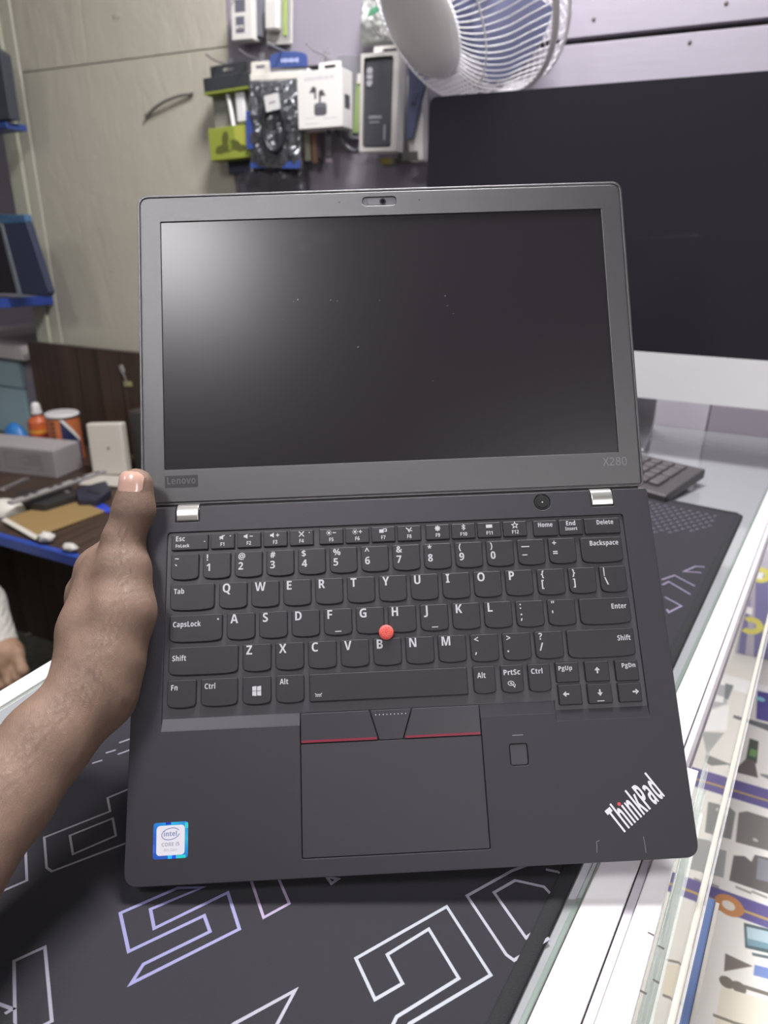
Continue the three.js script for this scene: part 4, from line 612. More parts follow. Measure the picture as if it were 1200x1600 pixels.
// ---------------------------------------------------------------- the side desk on the left
{
  const wood = canvasMap(512, 512, (c) => { c.fillStyle = '#5e5048'; c.fillRect(0, 0, 512, 512); for (let i = 0; i < 420; i++) { const x = rnd() * 512; c.strokeStyle = `rgba(${rnd() > 0.5 ? '110,86,70' : '28,22,19'},${0.05 + rnd() * 0.14})`; c.lineWidth = 1 + rnd() * 5; c.beginPath(); c.moveTo(x, 0); c.bezierCurveTo(x + 12 * noise(i, 1, 2), 170, x + 12 * noise(i, 2, 3), 340, x + 8 * noise(i, 3, 1), 512); c.stroke(); } });
  wood.wrapS = wood.wrapT = THREE.RepeatWrapping;
  const dark = mat(0xc4bcb4, 0.45, { map: rep(wood, 1.4, 1.4) }), topM = mat(0xb8aca2, 0.5, { map: rep(wood, 2, 1) });
  const X0 = -2.5, X1 = -0.62, Y = 0.76;
  const t = thing('side_desk', 'brown wooden desk with a bright blue front edge left of the counter', 'desk', [(X0 + X1) / 2, 0, -1.1]);
  const W = X1 - X0;
  part('desk_top', rbox(W, 0.022, 0.55, 0.002).translate(0, Y - 0.0115, 0.005), topM, t);
  part('blue_edge', rbox(W, 0.024, 0.014, 0.003), mat(0x2b4390, 0.4), t, [0, Y - 0.012, 0.287]);
  part('side_panel', rbox(0.02, Y - 0.023, 0.54, 0.001).translate(-W / 2 + 0.02, (Y - 0.023) / 2, 0), dark, t); part('rear_panel', rbox(W - 0.06, Y - 0.023, 0.016, 0.001).translate(0, (Y - 0.023) / 2, -0.258), dark, t); part('side_panel', rbox(0.02, Y - 0.023, 0.54, 0.001).translate(W / 2 - 0.02, (Y - 0.023) / 2, 0), dark, t);
  const b = thing('back_panel', 'tall dark brown wood panel standing behind the side desk', 'panel', [-1.21, 0, -1.39]);
  part('board', rbox(1.24, 1.047, 0.018, 0.001).translate(0, 0.5235, 0), dark, b); part('top_lipping', rbox(1.242, 0.003, 0.02, 0.001), mat(0x4b433d, 0.4), b, [0, 1.0475, 0]);
  const [tg, tg2] = [[-1.4584, 0.9978], [-1.4434, 0.9603]];
  const h = thing('hanging_tag', 'small grey and yellow tag hanging on the dark wood panel', 'tag', [tg[0], tg[1], -1.3795]);
  part('clip', rbox(0.014, 0.022, 0.004, 0.002), mat(0x8f8d88, 0.5), h, [0, 0.002, 0], [0, 0, 0.3]); part('cord', tube([[0, -0.006, 0], [0.008, -0.02, 0.001], [0.012, -0.04, 0]], 0.002, 10, 6), mat(0x77756f, 0.5), h); part('tag_card', rbox(0.03, 0.014, 0.002, 0.001), mat(0x9a986a, 0.5), h, [tg2[0] - tg[0], tg2[1] - tg[1], 0], [0, 0, 0.1]);
  // cabinet with pale blue drawers
  const [ca] = [[-1.7438, 1.0164]];
  const cb = thing('drawer_cabinet', 'cabinet with pale blue drawers under a white top at the left edge', 'cabinet', [-2.14, 0, -1.64]);
  part('carcass', rbox(0.525, 0.985, 0.42, 0.002).translate(0, 0.4925, 0), mat(0x8d8992, 0.5), cb); part('top', rbox(0.54, 0.042, 0.46, 0.004), mat(0xc5bfbd, 0.45), cb, [0, 1.007, 0.02]);
  for (const [y, hh] of [[0.935, 0.084], [0.79, 0.196], [0.6, 0.17], [0.42, 0.17]]) { const d = part('drawer', rbox(0.47, hh, 0.016, 0.002), mat(0x9cb6bd, 0.4), cb, [-0.025, y, 0.218]); part('handle', rbox(0.09, 0.008, 0.012, 0.003), M.alu, d, [0, 0.01, 0.013]); }
  // box, bottle, tin, charger on the desk
  const [bxR, bxB, bxL] = [[-1.4508, -1.1154], [-1.5024, -1.2104], [-1.6236, -1.0816]];
  const ang = Math.atan2(-(bxR[1] - bxL[1]), bxR[0] - bxL[0]);
  const bx = thing('grey_carton', 'long grey printed carton lying on the side desk in front of bottle and tin', 'box', [bxR[0], Y, bxR[1]], undefined, ang);
  part('carton', rbox(0.3, 0.072, 0.1, 0.002).translate(-0.15, 0.0362, -0.05), mat(0x8f8a89, 0.55), bx);
  part('printed_side', new THREE.PlaneGeometry(0.27, 0.06).translate(-0.15, 0.036, 0.0006), print(512, 112, (c) => { c.fillStyle = '#8a8685'; c.fillRect(0, 0, 512, 112); c.fillStyle = '#7c7877'; c.fillRect(20, 10, 200, 90); c.fillRect(250, 12, 220, 84); c.fillStyle = '#989492'; for (let i = 0; i < 7; i++) c.fillRect(30, 18 + i * 11, 60 + rnd() * 110, 4); for (let i = 0; i < 6; i++) c.fillRect(262, 20 + i * 12, 60 + rnd() * 130, 4); }), bx);
  part('lid_flap', rbox(0.296, 0.0012, 0.096, 0.0004), mat(0x9a9594, 0.55), bx, [-0.15, 0.073, -0.05]);
  const [bo] = [[-1.6843, -1.2641]], bt = thing('orange_bottle', 'small orange and red bottle with a white rounded cap on the side desk', 'bottle', [bo[0], Y, bo[1]]);
  part('body', lathe([[0, 0], [0.026, 0.001], [0.028, 0.006], [0.028, 0.1], [0.024, 0.11], [0.014, 0.118], [0.013, 0.126], [0, 0.126]], 28), mat(0xb65a33, 0.35), bt);
  part('label', new THREE.CylinderGeometry(0.0284, 0.0284, 0.07, 28, 1, true).translate(0, 0.058, 0), print(256, 128, (c) => { c.fillStyle = '#a83226'; c.fillRect(0, 0, 256, 128); c.fillStyle = '#c4602c'; c.fillRect(0, 0, 256, 54); c.fillStyle = '#d99a3c'; c.fillRect(0, 26, 256, 16); c.fillStyle = '#c9b9a8'; c.fillRect(90, 84, 60, 10); }), bt);
  bt.scale.y = 0.88; part('cap', lathe([[0, 0.165], [0.008, 0.163], [0.0125, 0.153], [0.0125, 0.138], [0.015, 0.134], [0.015, 0.124], [0, 0.124]], 24), mat(0xd0ceca, 0.4), bt);
  const [tn] = [[-1.5652, -1.2502]], ti = thing('round_tin', 'orange and navy round tin with a white lid on the side desk', 'tin', [tn[0], Y, tn[1]]);
  part('body', lathe([[0, 0], [0.042, 0.001], [0.0425, 0.004], [0.0425, 0.124], [0, 0.124]], 40), mat(0x9f5a36, 0.4), ti);
  const lbl = new THREE.CylinderGeometry(0.0428, 0.0428, 0.12, 48, 1, true).translate(0, 0.062, 0);
  part('label', lbl, print(512, 256, (c) => { c.fillStyle = '#b5673f'; c.fillRect(0, 0, 512, 256); for (const o of [0, 256]) { c.fillStyle = '#23284a'; c.beginPath(); c.moveTo(o + 110, 0); c.lineTo(o + 186, 150); c.lineTo(o + 186, 256); c.lineTo(o + 88, 256); c.lineTo(o + 88, 0); c.fill(); c.fillStyle = '#d5d2cb'; c.beginPath(); c.moveTo(o + 84, 0); c.lineTo(o + 104, 0); c.lineTo(o + 186, 128); c.lineTo(o + 178, 142); c.fill(); c.fillStyle = '#c9a8a0'; c.fillRect(o + 120, 190, 44, 22); c.save(); c.translate(o + 60, 120); c.rotate(-Math.PI / 2); c.fillStyle = '#5a3626'; for (let i = 0; i < 5; i++) c.fillRect(-20 + i * 26, -26, 18, 26); c.restore(); } }), ti, [0, 0, 0], [0, 2.75, 0]);
  part('lid', lathe([[0, 0.133], [0.04, 0.133], [0.0445, 0.13], [0.0445, 0.122], [0, 0.122]], 40), mat(0xc9c7c4, 0.4), ti);
  const ch = thing('white_adapter', 'white upright wall plate unit leaning on a flat white foot on the side desk', 'adapter', [-1.345, Y, -1.19], undefined, 0.35);
  part('housing', rbox(0.094, 0.135, 0.03, 0.006), mat(0xbdb7ac, 0.45), ch, [0, 0.072, -0.012], [-0.12, 0, 0.06]); part('foot', rbox(0.115, 0.006, 0.085, 0.003), mat(0xb8b2a8, 0.45), ch, [0.012, 0.0032, 0.035]); part('screw', new THREE.CylinderGeometry(0.0025, 0.0025, 0.002, 12).rotateX(Math.PI / 2), M.charcoal, ch, [0.006, 0.078, 0.0035]);
  const tw = thing('black_stand', 'dark narrow upright box beside the white adapter at the back of the side desk', 'box', [-1.285, Y, -1.3]); part('body', rbox(0.07, 0.165, 0.1, 0.004).translate(0, 0.083, 0), mat(0x3c3835, 0.5), tw); part('light_strip', rbox(0.008, 0.14, 0.004, 0.001), mat(0x6c6862, 0.5), tw, [0.028, 0.085, 0.051]);
  // things lying in front
  const flat = (name, label, cat, pts, h, m, y = Y) => { const o = thing(name, label, cat, [pts[0][0], y, pts[0][1]]); const g = slab(outline(pts.map(([x, z]) => [x - pts[0][0], -(z - pts[0][1])]), 0.004), h, Math.min(0.002, h / 3)); g.rotateX(-Math.PI / 2); return [o, part('body', g, m, o)]; };
  const N = [[-1.1762, -0.8331], [-1.3146, -0.8660], [-1.3111, -0.9600], [-1.2589, -1.0160], [-1.1618, -0.9986]];
  const [nb] = flat('brown_folder', 'flat brown card folder with a white spine lying on the front of the side desk', 'folder', N, 0.006, mat(0x8a7248, 0.6)); const sp = [[-1.3059, -0.8513], [-1.3106, -0.8653], [-1.1633, -0.8296], [-1.1565, -0.8151]];
  const sg = slab(outline(sp.map(([x, z]) => [x - N[0][0], -(z - N[0][1])]), 0.002), 0.003, 0.0006); sg.rotateX(-Math.PI / 2); part('white_spine', sg, mat(0xc4beb2, 0.5), nb, [0, 0.006, 0]);
  const B = [[-1.2711, -1.0155], [-1.2444, -1.0491], [-1.1544, -1.0172], [-1.1549, -0.9991], [-1.1896, -0.9986]]; const [bf] = flat('blue_folder', 'blue plastic folder corner sticking out behind the brown folder', 'folder', B, 0.003, mat(0x2b45b4, 0.4)); part('edge_fold', tube([[0, 0.003, 0], [B[1][0] - B[0][0], 0.003, B[1][1] - B[0][1]]], 0.0012, 4, 6), M.blue, bf);
  const T1 = [[-1.4001, -0.9653], [-1.3243, -1.0517], [-1.2606, -1.0105], [-1.2729, -0.9343], [-1.3274, -0.9189]]; const [tr] = flat('black_case', 'flat black gadget case lying under the slotted metal rail', 'case', T1, 0.022, mat(0x2e2c2c, 0.4)); part('clasp', rbox(0.012, 0.006, 0.006, 0.001), mat(0x77736f, 0.4), tr, [T1[2][0] - T1[0][0] - 0.03, 0.024, T1[2][1] - T1[0][1]]);
  const T2 = [[-1.3054, -1.0463], [-1.2851, -1.1209], [-1.2247, -1.0793], [-1.2001, -1.0143], [-1.2380, -0.9941]]; const [tr2] = flat('dark_box', 'dark navy flat box lying in front of the white adapter', 'box', T2, 0.02, mat(0x2b2b38, 0.45)); part('rib', rbox(0.04, 0.003, 0.006, 0.001), M.charcoal, tr2, [0.06, 0.0212, 0.0]);
  const [r0, r1] = [[-1.3019, -0.8742], [-1.2968, -1.1311]], rl = thing('metal_rail', 'long thin slotted metal rail lying across the black cases on the side desk', 'rail', [(r0[0] + r1[0]) / 2, 0.8, (r0[1] + r1[1]) / 2], undefined, Math.atan2(-(r1[1] - r0[1]), r1[0] - r0[0]));
  const len = Math.hypot(r1[0] - r0[0], r1[1] - r0[1]); part('bar', rbox(len, 0.007, 0.017, 0.002), mat(0x9a9794, 0.35, { metalness: 0.2 }), rl); for (let i = 0; i < 11; i++) part('slot', rbox(len * 0.05, 0.0012, 0.009, 0.0005), i % 3 ? mat(0x3c3a39, 0.5) : mat(0x9b9895, 0.4), rl, [(-0.42 + i * 0.083) * len, 0.0038, 0]);
  const [mo] = [[-1.3566, -0.8955]], ms = thing('white_mouse', 'white rounded computer mouse at the left edge of the side desk', 'mouse', [mo[0], Y, mo[1]], undefined, 0.5); const mg = new THREE.SphereGeometry(1, 28, 14, 0, Math.PI * 2, 0, Math.PI / 2); mg.scale(0.048, 0.032, 0.032); part('shell', mg, mat(0xc4c0b6, 0.4), ms, [0, 0.001, 0]); part('wheel', new THREE.CylinderGeometry(0.006, 0.006, 0.005, 16).rotateX(Math.PI / 2), M.charcoal, ms, [0.026, 0.026, 0]);
  const S = [[-1.4896, -0.9948], [-1.5088, -1.0735]], sv = thing('silver_clip', 'shiny silver metal strip lying in front of the grey carton', 'metal strip', [S[0][0], Y, S[0][1]], undefined, Math.atan2(-(S[1][1] - S[0][1]), S[1][0] - S[0][0])); part('strip', rbox(0.09, 0.006, 0.014, 0.002), mat(0xcfccc8, 0.22, { metalness: 0.7 }), sv, [0.035, 0.0035, 0]); part('lip', rbox(0.085, 0.008, 0.002, 0.0008), M.alu, sv, [0.035, 0.006, 0.006]);
  const bl = thing('blue_pouch', 'bright blue plastic pouch beside the orange bottle behind the grey carton', 'pouch', [-1.73, Y, -1.22]); part('dome', (() => { const g = new THREE.SphereGeometry(1, 24, 12, 0, Math.PI * 2, 0, Math.PI / 2); g.scale(0.05, 0.09, 0.03); return g; })(), mat(0x2a6fb0, 0.4), bl); part('rim', rbox(0.11, 0.006, 0.07, 0.003), mat(0x245f98, 0.4), bl, [0, 0.0033, 0]);
  const cr = (name, label, [p], s, k) => { const g = mergeVertices(new THREE.IcosahedronGeometry(1, 3).deleteAttribute('normal').deleteAttribute('uv')), a = g.attributes.position; for (let i = 0; i < a.count; i++) { const x = a.getX(i), y = a.getY(i), z = a.getZ(i), r = 1 + 0.35 * noise(x * 1.6 + k, y * 1.6, z * 1.6); a.setXYZ(i, x * r * s[0], y * r * s[1], z * r * s[2]); } g.computeVertexNormals(); g.computeBoundingBox(); const o = new THREE.Mesh(g, mat(0xbdb9b2, 0.6)); o.name = numbered(name); o.castShadow = o.receiveShadow = true; o.position.set(p[0], Y - g.boundingBox.min.y, p[1]); scene.add(o); tag(o, label, 'paper'); };
  cr('crumpled_tissue', 'crumpled white tissue in front of the brown folder', [[-1.1390, -0.8278]], [0.017, 0.01, 0.013], 1); cr('crumpled_tissue', 'smaller white tissue at the blue desk edge touching the thumb side of the hand', [[-1.0633, -0.8192]], [0.017, 0.008, 0.01], 7);
  const wc = [[-2.1973, -1.4126], [-2.1173, -1.3858], [-2.0352, -1.3531], [-2.0331, -1.3836], [-2.0480, -1.3369]]; const wcT = thing('loose_cable', 'thin pale cable curled on the floor under the side desk', 'cable', [wc[0][0], 0, wc[0][1]]); part('cord', tube(wc.map(([x, z], i) => [x - wc[0][0], 0.0045, z - wc[0][1]]), 0.004, 40, 6), mat(0x9c9c90, 0.5), wcT); part('plug_end', rbox(0.03, 0.012, 0.016, 0.004), mat(0x8e8e84, 0.5), wcT, [0, 0.0062, 0]);
}
// wall shelf and what stands on it, at the left edge
{
  const s = thing('wall_shelf', 'blue edged wall shelf at the left border of the picture', 'shelf', [-1.95, 1.165, -1.375]);
  part('shelf_board', rbox(0.34, 0.018, 0.5, 0.002), mat(0x8b8890, 0.5), s, [-0.0, 0, -0.16]); part('blue_edge', rbox(0.344, 0.026, 0.01, 0.002), mat(0x2d448f, 0.4), s, [0, 0, 0.095]); part('blue_edge', rbox(0.01, 0.026, 0.51, 0.002), mat(0x2d448f, 0.4), s, [0.172, 0, -0.155]); part('bracket', slab(outline([[0, 0], [0.15, 0], [0, -0.09]], 0.004), 0.02, 0.002).rotateY(-Math.PI / 2).translate(0.1, -0.009, -0.405), mat(0x5b5962, 0.5), s);
  const c = thing('blue_tablet', 'navy blue cased tablet with a silver edge leaning on the wall shelf', 'tablet', [-1.7, 1.182, -1.3]);
  const q = [[-1.7389, 1.3718], [-1.6455, 1.3749], [-1.6008, 1.1980], [-1.6153, 1.1877], [-1.7136, 1.1901]]; const pts = q.map(([x, y]) => [x + 1.7, y - 1.182]);
  part('case', slab(outline(pts, [0.002, 0.002, 0.008, 0.004, 0.002]), 0.02, 0.002, -0.02), mat(0x2c3348, 0.5), c);
  const top = [[-1.7544, 1.3873], [-1.6467, 1.3885], [-1.6447, 1.3689], [-1.7407, 1.3656]].map(([x, y]) => [x + 1.7, y - 1.182]); part('case_top', slab(outline(top, 0.002), 0.022, 0.002, -0.021), mat(0x3f6382, 0.45), c);
  const edge = [[-1.7465, 1.3625], [-1.7352, 1.3672], [-1.7089, 1.1886], [-1.7243, 1.1880]].map(([x, y]) => [x + 1.7, y - 1.182]); part('silver_edge', slab(outline(edge, 0.001), 0.022, 0.002, -0.02), mat(0x8f979a, 0.3, { metalness: 0.5 }), c);
  const scr = [[-1.8229, 1.3623], [-1.7449, 1.3594], [-1.7259, 1.1912], [-1.8877, 1.1863]].map(([x, y]) => [x + 1.7, y - 1.182]); part('screen', slab(outline(scr, 0.001), 0.02, 0.001, -0.02), mat(0x1d1c1c, 0.15), c);
  const d = thing('dark_display', 'dark grey hung display panel at the upper left corner with a blue strip below', 'display', [-1.75, 1.6, -1.36]);
  const dq = [[-1.7623, 1.7901], [-1.7017, 1.7555], [-1.7041, 1.6125], [-1.8167, 1.6126]].map(([x, y]) => [x + 1.75, y - 1.6]); part('panel', slab(outline(dq, 0.002), 0.03, 0.002, -0.02), mat(0x3d4048, 0.4), d);
  const e = [[-1.8180, 1.6083], [-1.7222, 1.6078], [-1.7214, 1.5934], [-1.8233, 1.5909]].map(([x, y]) => [x + 1.75, y - 1.6]); part('blue_strip', slab(outline(e, 0.001), 0.06, 0.002, -0.05), mat(0x2f4684, 0.4), d);
  const p2 = new THREE.Group(); p2.name = 'trim_strip'; scene.children.find((o) => o.name === 'wall_back').add(p2);
  const f2 = [[-1.8528, 1.6131], [-1.8425, 1.6126], [-1.8547, 1.4041], [-1.8627, 1.4042]]; p2.position.set(f2[1][0], f2[1][1], -1.447); part('strip', slab(outline(f2.map(([x, y]) => [x - f2[1][0], y - f2[1][1]])), 0.006, 0.001, -0.002), M.blue, p2); part('end_clip', rbox(0.008, 0.012, 0.008, 0.002), M.navy, p2, [0.0, -0.004, 0.003]);
}

// ---------------------------------------------------------------- people: smooth unions of tapered capsules, meshed
// bones: [ax, ay, az, ar, bx, by, bz, br]; k: blending radius; the surface is marched on a cube grid around the centre
function flesh(bones, centre, size, res, k, cut) {
  const mc = new MarchingCubes(res, new THREE.MeshStandardMaterial(), false, false, 400000), f = mc.field, half = size / 2;
  const pre = bones.map(([ax, ay, az, ar, bx, by, bz, br, kk]) => { const dx = bx - ax, dy = by - ay, dz = bz - az; return [ax, ay, az, ar, dx, dy, dz, br - ar, 1 / Math.max(dx * dx + dy * dy + dz * dz, 1e-9), kk ?? k]; });
  let i = 0;
  for (let zi = 0; zi < res; zi++) for (let yi = 0; yi < res; yi++) for (let xi = 0; xi < res; xi++, i++) {
    const x = centre[0] + (xi - res / 2) / (res / 2) * half, y = centre[1] + (yi - res / 2) / (res / 2) * half, z = centre[2] + (zi - res / 2) / (res / 2) * half;
    let d = 1;
    for (const [ax, ay, az, ar, dx, dy, dz, dr, inv, kb] of pre) {
      const px = x - ax, py = y - ay, pz = z - az, t = Math.min(1, Math.max(0, (px * dx + py * dy + pz * dz) * inv));
      const q = Math.hypot(px - dx * t, py - dy * t, pz - dz * t) - (ar + dr * t);
      const h = Math.max(kb - Math.abs(d - q), 0) / kb; d = Math.min(d, q) - h * h * kb * 0.25;
    }
    if (cut) d = Math.max(d, cut(x, y, z));
    f[i] = -d;
  }
  mc.isolation = 0; mc.update();
  const n = mc.count, P = mc.positionArray, N = mc.normalArray, g = new THREE.BufferGeometry(), pos = new Float32Array(n * 3), nor = new Float32Array(n * 3);
  for (let j = 0; j < n; j++) for (let c = 0; c < 3; c++) { pos[j * 3 + c] = centre[c] + P[j * 3 + c] * half; }
  g.setAttribute('position', new THREE.BufferAttribute(pos, 3));
  const w = mergeVertices(g, 1e-5); w.computeVertexNormals();
  const p = w.attributes.position, uv = [], col = [];
  for (let j = 0; j < p.count; j++) { const x = p.getX(j), y = p.getY(j), z = p.getZ(j); uv.push((x - z) * 6, (y + 0.3 * z) * 6); col.push(x, y, z); }
  w.setAttribute('uv', new THREE.Float32BufferAttribute(uv, 2));
  return w;
}
const relax = (g, rounds, weight) => {                       // even out the lumps of the joined capsules without shrinking them
  const p = g.attributes.position, n = p.count, idx = g.index.array, nb = Array.from({ length: n }, () => new Set());
  for (let i = 0; i < idx.length; i += 3) for (let e = 0; e < 3; e++) { const a = idx[i + e], b = idx[i + (e + 1) % 3]; nb[a].add(b); nb[b].add(a); }
  const w = Float32Array.from({ length: n }, (_, i) => weight(p.getX(i), p.getY(i), p.getZ(i)));
  let cur = Float32Array.from(p.array), nxt = new Float32Array(cur.length);
  for (let r = 0; r < rounds * 2; r++) {
    const f = r % 2 ? -0.505 : 0.5;
    for (let i = 0; i < n; i++) {
      let x = 0, y = 0, z = 0, c = nb[i].size || 1; for (const j of nb[i]) { x += cur[3 * j]; y += cur[3 * j + 1]; z += cur[3 * j + 2]; }
      if (!nb[i].size) { x = cur[3 * i]; y = cur[3 * i + 1]; z = cur[3 * i + 2]; }
      nxt[3 * i] = cur[3 * i] + f * w[i] * (x / c - cur[3 * i]); nxt[3 * i + 1] = cur[3 * i + 1] + f * w[i] * (y / c - cur[3 * i + 1]); nxt[3 * i + 2] = cur[3 * i + 2] + f * w[i] * (z / c - cur[3 * i + 2]);
    }
    [cur, nxt] = [nxt, cur];
  }
  p.array.set(cur); p.needsUpdate = true; g.computeVertexNormals(); return g;
};
const skinTone = (g, base, spots = [], lines = []) => {                 // natural mottling of the skin, plus darker knuckles and creases
  const p = g.attributes.position, c = [];
  for (let j = 0; j < p.count; j++) {
    const x = p.getX(j), y = p.getY(j), z = p.getZ(j); let m = 1 + 0.10 * noise(x * 45, y * 45, z * 45) + 0.07 * noise(x * 160, y * 160, z * 160);
    for (const [sx, sy, sz, r, a] of spots) m *= 1 - a * Math.exp(-((x - sx) ** 2 + (y - sy) ** 2 + (z - sz) ** 2) / (r * r));
    for (const [o, d, off, w, r, a] of lines) { const vx = x - o[0], vy = y - o[1], vz = z - o[2], sd = vx * d[0] + vy * d[1] + vz * d[2] - off + 0.0012 * noise(x * 120, y * 120, z * 120); m *= 1 - a * Math.exp(-(sd * sd) / (w * w)) * Math.exp(-((vx * vx + vy * vy + vz * vz) ** 2) / (r ** 4)); }
    c.push(base[0] * m, base[1] * m, base[2] * m);
  }
  g.setAttribute('color', new THREE.Float32BufferAttribute(c, 3)); return g;
};
const wrinkle = noiseMap(256, (x, y) => 128 + 60 * noise(x / 5, y / 14, 2) + 50 * noise(x / 3, y / 3, 9) + 30 * noise(x / 11, y / 4, 4));
const skinM = new THREE.MeshPhysicalMaterial({ vertexColors: true, roughness: 0.58, bumpMap: rep(wrinkle, 9), bumpScale: 0.00025, sheen: 0.15, sheenColor: new THREE.Color(0x8a6a58), sheenRoughness: 0.5 });
{
  const bone = (a, ra, b, rb, kk) => [...a, ra, ...b, rb, kk];
  const lapPt = (x, y, z) => V3(x / 1000, y / 1000, z / 1000).applyMatrix4(LAP).toArray();
  const [tip] = [[-0.2877, 1.1939, -0.2720]], [ip] = [[-0.2857, 1.1804, -0.2658]], [mid] = [[-0.2869, 1.1645, -0.2560]], [mcp] = [[-0.2809, 1.1502, -0.2478]], [meta] = [[-0.2702, 1.1326, -0.2333]], [cmc] = [[-0.2674, 1.1122, -0.2162]];
  const [wr] = [[-0.2676, 1.1006, -0.2064]], [wrB] = [[-0.2785, 1.0997, -0.2127]], [fa1] = [[-0.2705, 1.0878, -0.1756]], [fa2] = [[-0.2678, 1.0762, -0.1481]], [fa3] = [[-0.2652, 1.0644, -0.1133]], [elbow] = [[-0.2527, 1.0617, -0.0634]];
  const [wA] = [[-0.2973, 1.1465, -0.2504]], [wB] = [[-0.2867, 1.1208, -0.2275]], [k1] = [[-0.3150, 1.1363, -0.2614]], [k2] = [[-0.3240, 1.1178, -0.2609]], [k3] = [[-0.3222, 1.0987, -0.2558]], [k4] = [[-0.3145, 1.0878, -0.2524]], [heel] = [[-0.2714, 1.1003, -0.2234]], [th2] = [[-0.2703, 1.1353, -0.2439]];
  const fp = [[-156, 213, -27], [-160, 178, -31], [-162, 156, -31], [-163, 136, -28]].map((q) => lapPt(...q)), fm = [[-126, 216, -27], [-126, 184, -28], [-130, 160, -28], [-138, 140, -26]].map((q) => lapPt(...q)), ft = [[-103, 213, -21], [-102, 184, -21], [-108, 161, -21], [-119, 141, -20.5]].map((q) => lapPt(...q));
  const ks = [k1, k2, k3, k4], fr = [[0.0125, 0.0105, 0.0092, 0.0078], [0.013, 0.0108, 0.0094, 0.008], [0.0125, 0.0102, 0.009, 0.0076], [0.0112, 0.009, 0.008, 0.0068]];
  const bones = [
    bone(tip, 0.0097, ip, 0.0111), bone(ip, 0.0111, mid, 0.0108), bone(mid, 0.0112, mcp, 0.0138), bone(mcp, 0.0135, meta, 0.0175), bone(meta, 0.0175, cmc, 0.019), bone(th2, 0.0085, heel, 0.0105), bone(mcp, 0.0125, th2, 0.0085), bone(cmc, 0.0185, heel, 0.0125),
    bone(cmc, 0.019, wr, 0.0215), bone(heel, 0.0125, wr, 0.0215), bone(wr, 0.0212, fa1, 0.0218), bone(fa1, 0.0218, fa2, 0.0222), bone(fa2, 0.0222, fa3, 0.025), bone(fa3, 0.025, elbow, 0.034),
    ...ks.flatMap((q, i) => [bone(q, fr[i][0] + 0.0015, wrB, 0.0185), bone(q, fr[i][0], fp[i], fr[i][1], 0.006), bone(fp[i], fr[i][1], fm[i], fr[i][2], 0.003), bone(fm[i], fr[i][2], ft[i], fr[i][3], 0.003)]),
    bone(wA, 0.0145, wB, 0.0195), bone(wB, 0.019, wr, 0.02), bone(k1, 0.012, mcp, 0.0125), bone(k1, 0.014, k3, 0.0165), bone(k2, 0.0155, meta, 0.0155), bone(k3, 0.016, cmc, 0.017), bone(k2, 0.0145, mcp, 0.0135),
  ];
  const person = thing('person', 'person gripping the left edge of the laptop with one bare left hand, thumb on top', 'person');
  const c = [(tip[0] + fa2[0]) / 2 - 0.012, (tip[1] + fa2[1]) / 2, (k2[2] + fa2[2]) / 2], arm = flesh(bones, c, 0.33, 132, 0.0055);
  relax(arm, 160, (x, y, z) => { const q = V3(x, y, z), a = q.distanceTo(V3(...tip)), b = Math.min(...ft.map((f) => q.distanceTo(V3(...f))), ...fm.map((f) => q.distanceTo(V3(...f)))); return Math.max(0.06, Math.min(1, (a - 0.022) / 0.03)) * Math.max(0.05, Math.min(1, (b - 0.012) / 0.02)); });
  const upper = flesh([bone(fa1, 0.021, fa2, 0.0215), bone(fa2, 0.0215, fa3, 0.0246), bone(fa3, 0.0246, elbow, 0.034)], [(fa1[0] + elbow[0]) / 2, (fa1[1] + elbow[1]) / 2, (fa1[2] + elbow[2]) / 2], 0.36, 60, 0.006);
  const body = mergeGeometries([arm, upper]);
  skinTone(body, [0.215, 0.136, 0.097], [[...ip, 0.012, 0.18], [...mcp, 0.016, 0.12], [...wr, 0.02, 0.1], [...k1, 0.014, 0.12]], [-0.003, 0.001, 0.0045].map((off) => [ip, V3(...tip).sub(V3(...ip)).normalize().toArray(), off, 0.0011, 0.014, 0.4]).concat([[wr, V3(...fa1).sub(V3(...wr)).normalize().toArray(), 0, 0.0012, 0.03, 0.25], [mcp, V3(...mid).sub(V3(...mcp)).normalize().toArray(), 0.004, 0.0011, 0.015, 0.25]]));
  part('body', body, skinM, person);
  // thumb nail: a curved plate lying on the back of the tip
  const T = V3(...tip), dir = T.clone().sub(V3(...ip)).normalize(), toCam = V3(0, 1.325, 0).sub(T).normalize(), side = V3().crossVectors(dir, toCam).normalize();
  const nrm = toCam.clone().addScaledVector(side, -0.5).normalize(), s2 = V3().crossVectors(dir, nrm).normalize(), n2 = V3().crossVectors(s2, dir).normalize();
  const nx = 14, ny = 14, pos = [], idx = [], uv = [];
  for (let j = 0; j <= ny; j++) for (let i = 0; i <= nx; i++) {
    const a = (i / nx - 0.5) * 2, b = j / ny, ww = 0.0078 * Math.pow(Math.min(1, 1.12 - Math.pow(Math.abs(b - 0.5) * 1.9, 3.2)), 0.5), ang = a * 0.84, r = 0.0101, tt = 0.62 + b * 0.84, ss = Math.max(0, tt - 1) * V3(...tip).distanceTo(V3(...ip));
    const q = V3(...ip).lerp(T, tt); const x = Math.sin(ang) * r * (ww / 0.0078), hgt = Math.sqrt(Math.max(r * r - x * x - 0.62 * ss * ss, 1e-6)) + 0.0002;
    q.addScaledVector(s2, x).addScaledVector(n2, hgt + 0.0001 * 1); pos.push(q.x, q.y, q.z); uv.push(i / nx, b);
    if (i < nx && j < ny) { const p = j * (nx + 1) + i; idx.push(p, p + 1, p + nx + 1, p + 1, p + nx + 2, p + nx + 1); }
  }
  const ng = new THREE.BufferGeometry(); ng.setAttribute('position', new THREE.Float32BufferAttribute(pos, 3)); ng.setAttribute('uv', new THREE.Float32BufferAttribute(uv, 2)); ng.setIndex(idx); ng.computeVertexNormals();
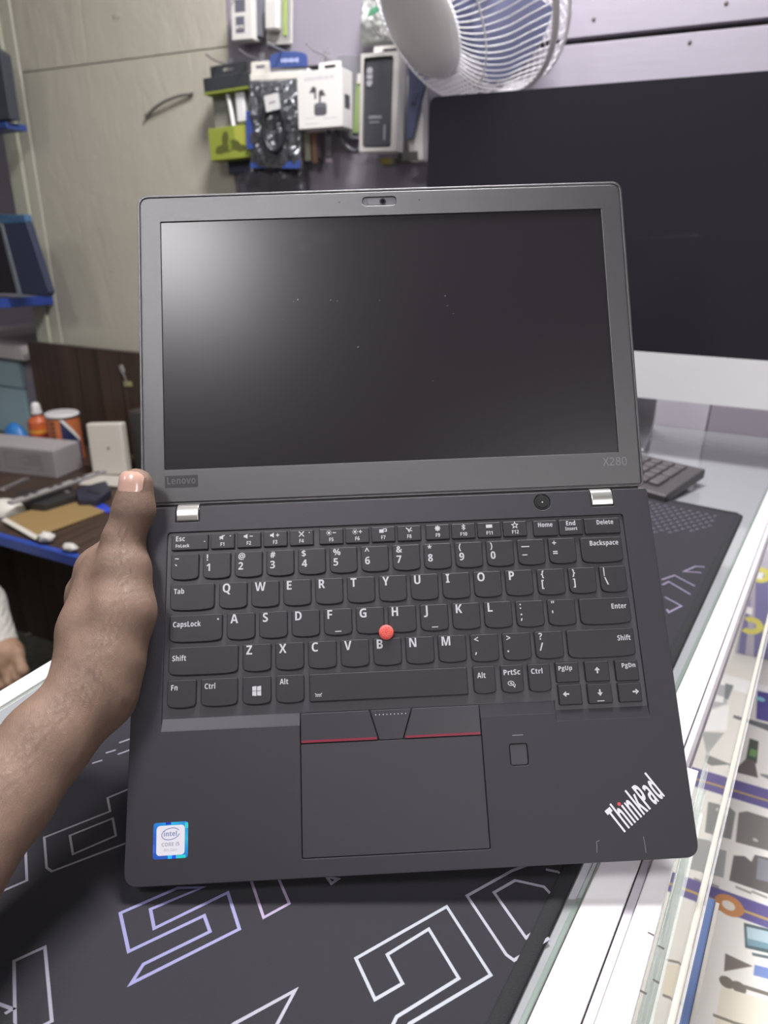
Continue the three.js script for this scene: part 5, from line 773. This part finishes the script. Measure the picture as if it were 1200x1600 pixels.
  part('thumb_nail', ng, mat(0xd0a898, 0.28, { side: THREE.DoubleSide, clearcoat: 0.4 }), person).userData.label = 'pale pink thumb nail';
}
{ // the seated person at the left border: white sleeve, hand resting on a dark knee
  const bone = (a, ra, b, rb) => [...a, ra, ...b, rb];
  const [el] = [[-1.3645, 0.7755, -0.6626]], [fo] = [[-1.2909, 0.6133, -0.7573]], [wr] = [[-1.2347, 0.5471, -0.7430]], [pm] = [[-1.2049, 0.5295, -0.7376]], [f1a, f2a, f3a, f4a] = [[-1.1815, 0.5327, -0.7440], [-1.1871, 0.5178, -0.7349], [-1.1970, 0.5066, -0.7254], [-1.2085, 0.4978, -0.7161]], [f1b, f2b, f3b, f4b] = [[-1.1523, 0.5099, -0.7300], [-1.1595, 0.4976, -0.7213], [-1.1706, 0.4877, -0.7117], [-1.1850, 0.4825, -0.7027]], [f1c, f2c, f3c, f4c] = [[-1.1632, 0.4789, -0.7292], [-1.1721, 0.4689, -0.7206], [-1.1826, 0.4613, -0.7124], [-1.1962, 0.4574, -0.7043]], [th0, th1] = [[-1.1943, 0.5262, -0.7174], [-1.1795, 0.4973, -0.7117]];
  const t = thing('person', 'seated person at the left border, white sleeve and one resting hand in view', 'person');
  const hand = flesh([bone(fo, 0.03, wr, 0.028), bone(wr, 0.03, pm, 0.034), bone(pm, 0.03, f1a, 0.014), bone(pm, 0.03, f2a, 0.014), bone(pm, 0.03, f3a, 0.014), bone(pm, 0.028, f4a, 0.013), bone(f1a, 0.013, f1b, 0.011), bone(f2a, 0.0135, f2b, 0.011), bone(f3a, 0.0135, f3b, 0.011), bone(f4a, 0.012, f4b, 0.01), bone(f1b, 0.011, f1c, 0.009), bone(f2b, 0.011, f2c, 0.009), bone(f3b, 0.011, f3c, 0.009), bone(f4b, 0.01, f4c, 0.008), bone(wr, 0.02, th0, 0.014), bone(th0, 0.014, th1, 0.01)], pm, 0.3, 92, 0.006);
  part('body', skinTone(hand, [0.33, 0.2, 0.13]), skinM, t);
  const sl = flesh([bone(el, 0.065, fo, 0.05), bone(fo, 0.05, wr, 0.038)], [(el[0] + wr[0]) / 2, (el[1] + wr[1]) / 2, (el[2] + wr[2]) / 2], 0.52, 64, 0.01);
  part('sleeve', sl, mat(0xc9c4bc, 0.8, { bumpMap: rep(blotch, 2), bumpScale: 0.004 }), t).userData.label = 'white shirt sleeve';
  const [kn, hp] = [[-1.1940, 0.3792, -0.7129], [-1.5304, 0.3454, -0.5397]]; part('trousers', flesh([bone(kn, 0.075, hp, 0.095)], [(kn[0] + hp[0]) / 2, (kn[1] + hp[1]) / 2, (kn[2] + hp[2]) / 2], 0.66, 48, 0.01), mat(0x24242a, 0.8), t);
}

renderer.render(scene, camera);
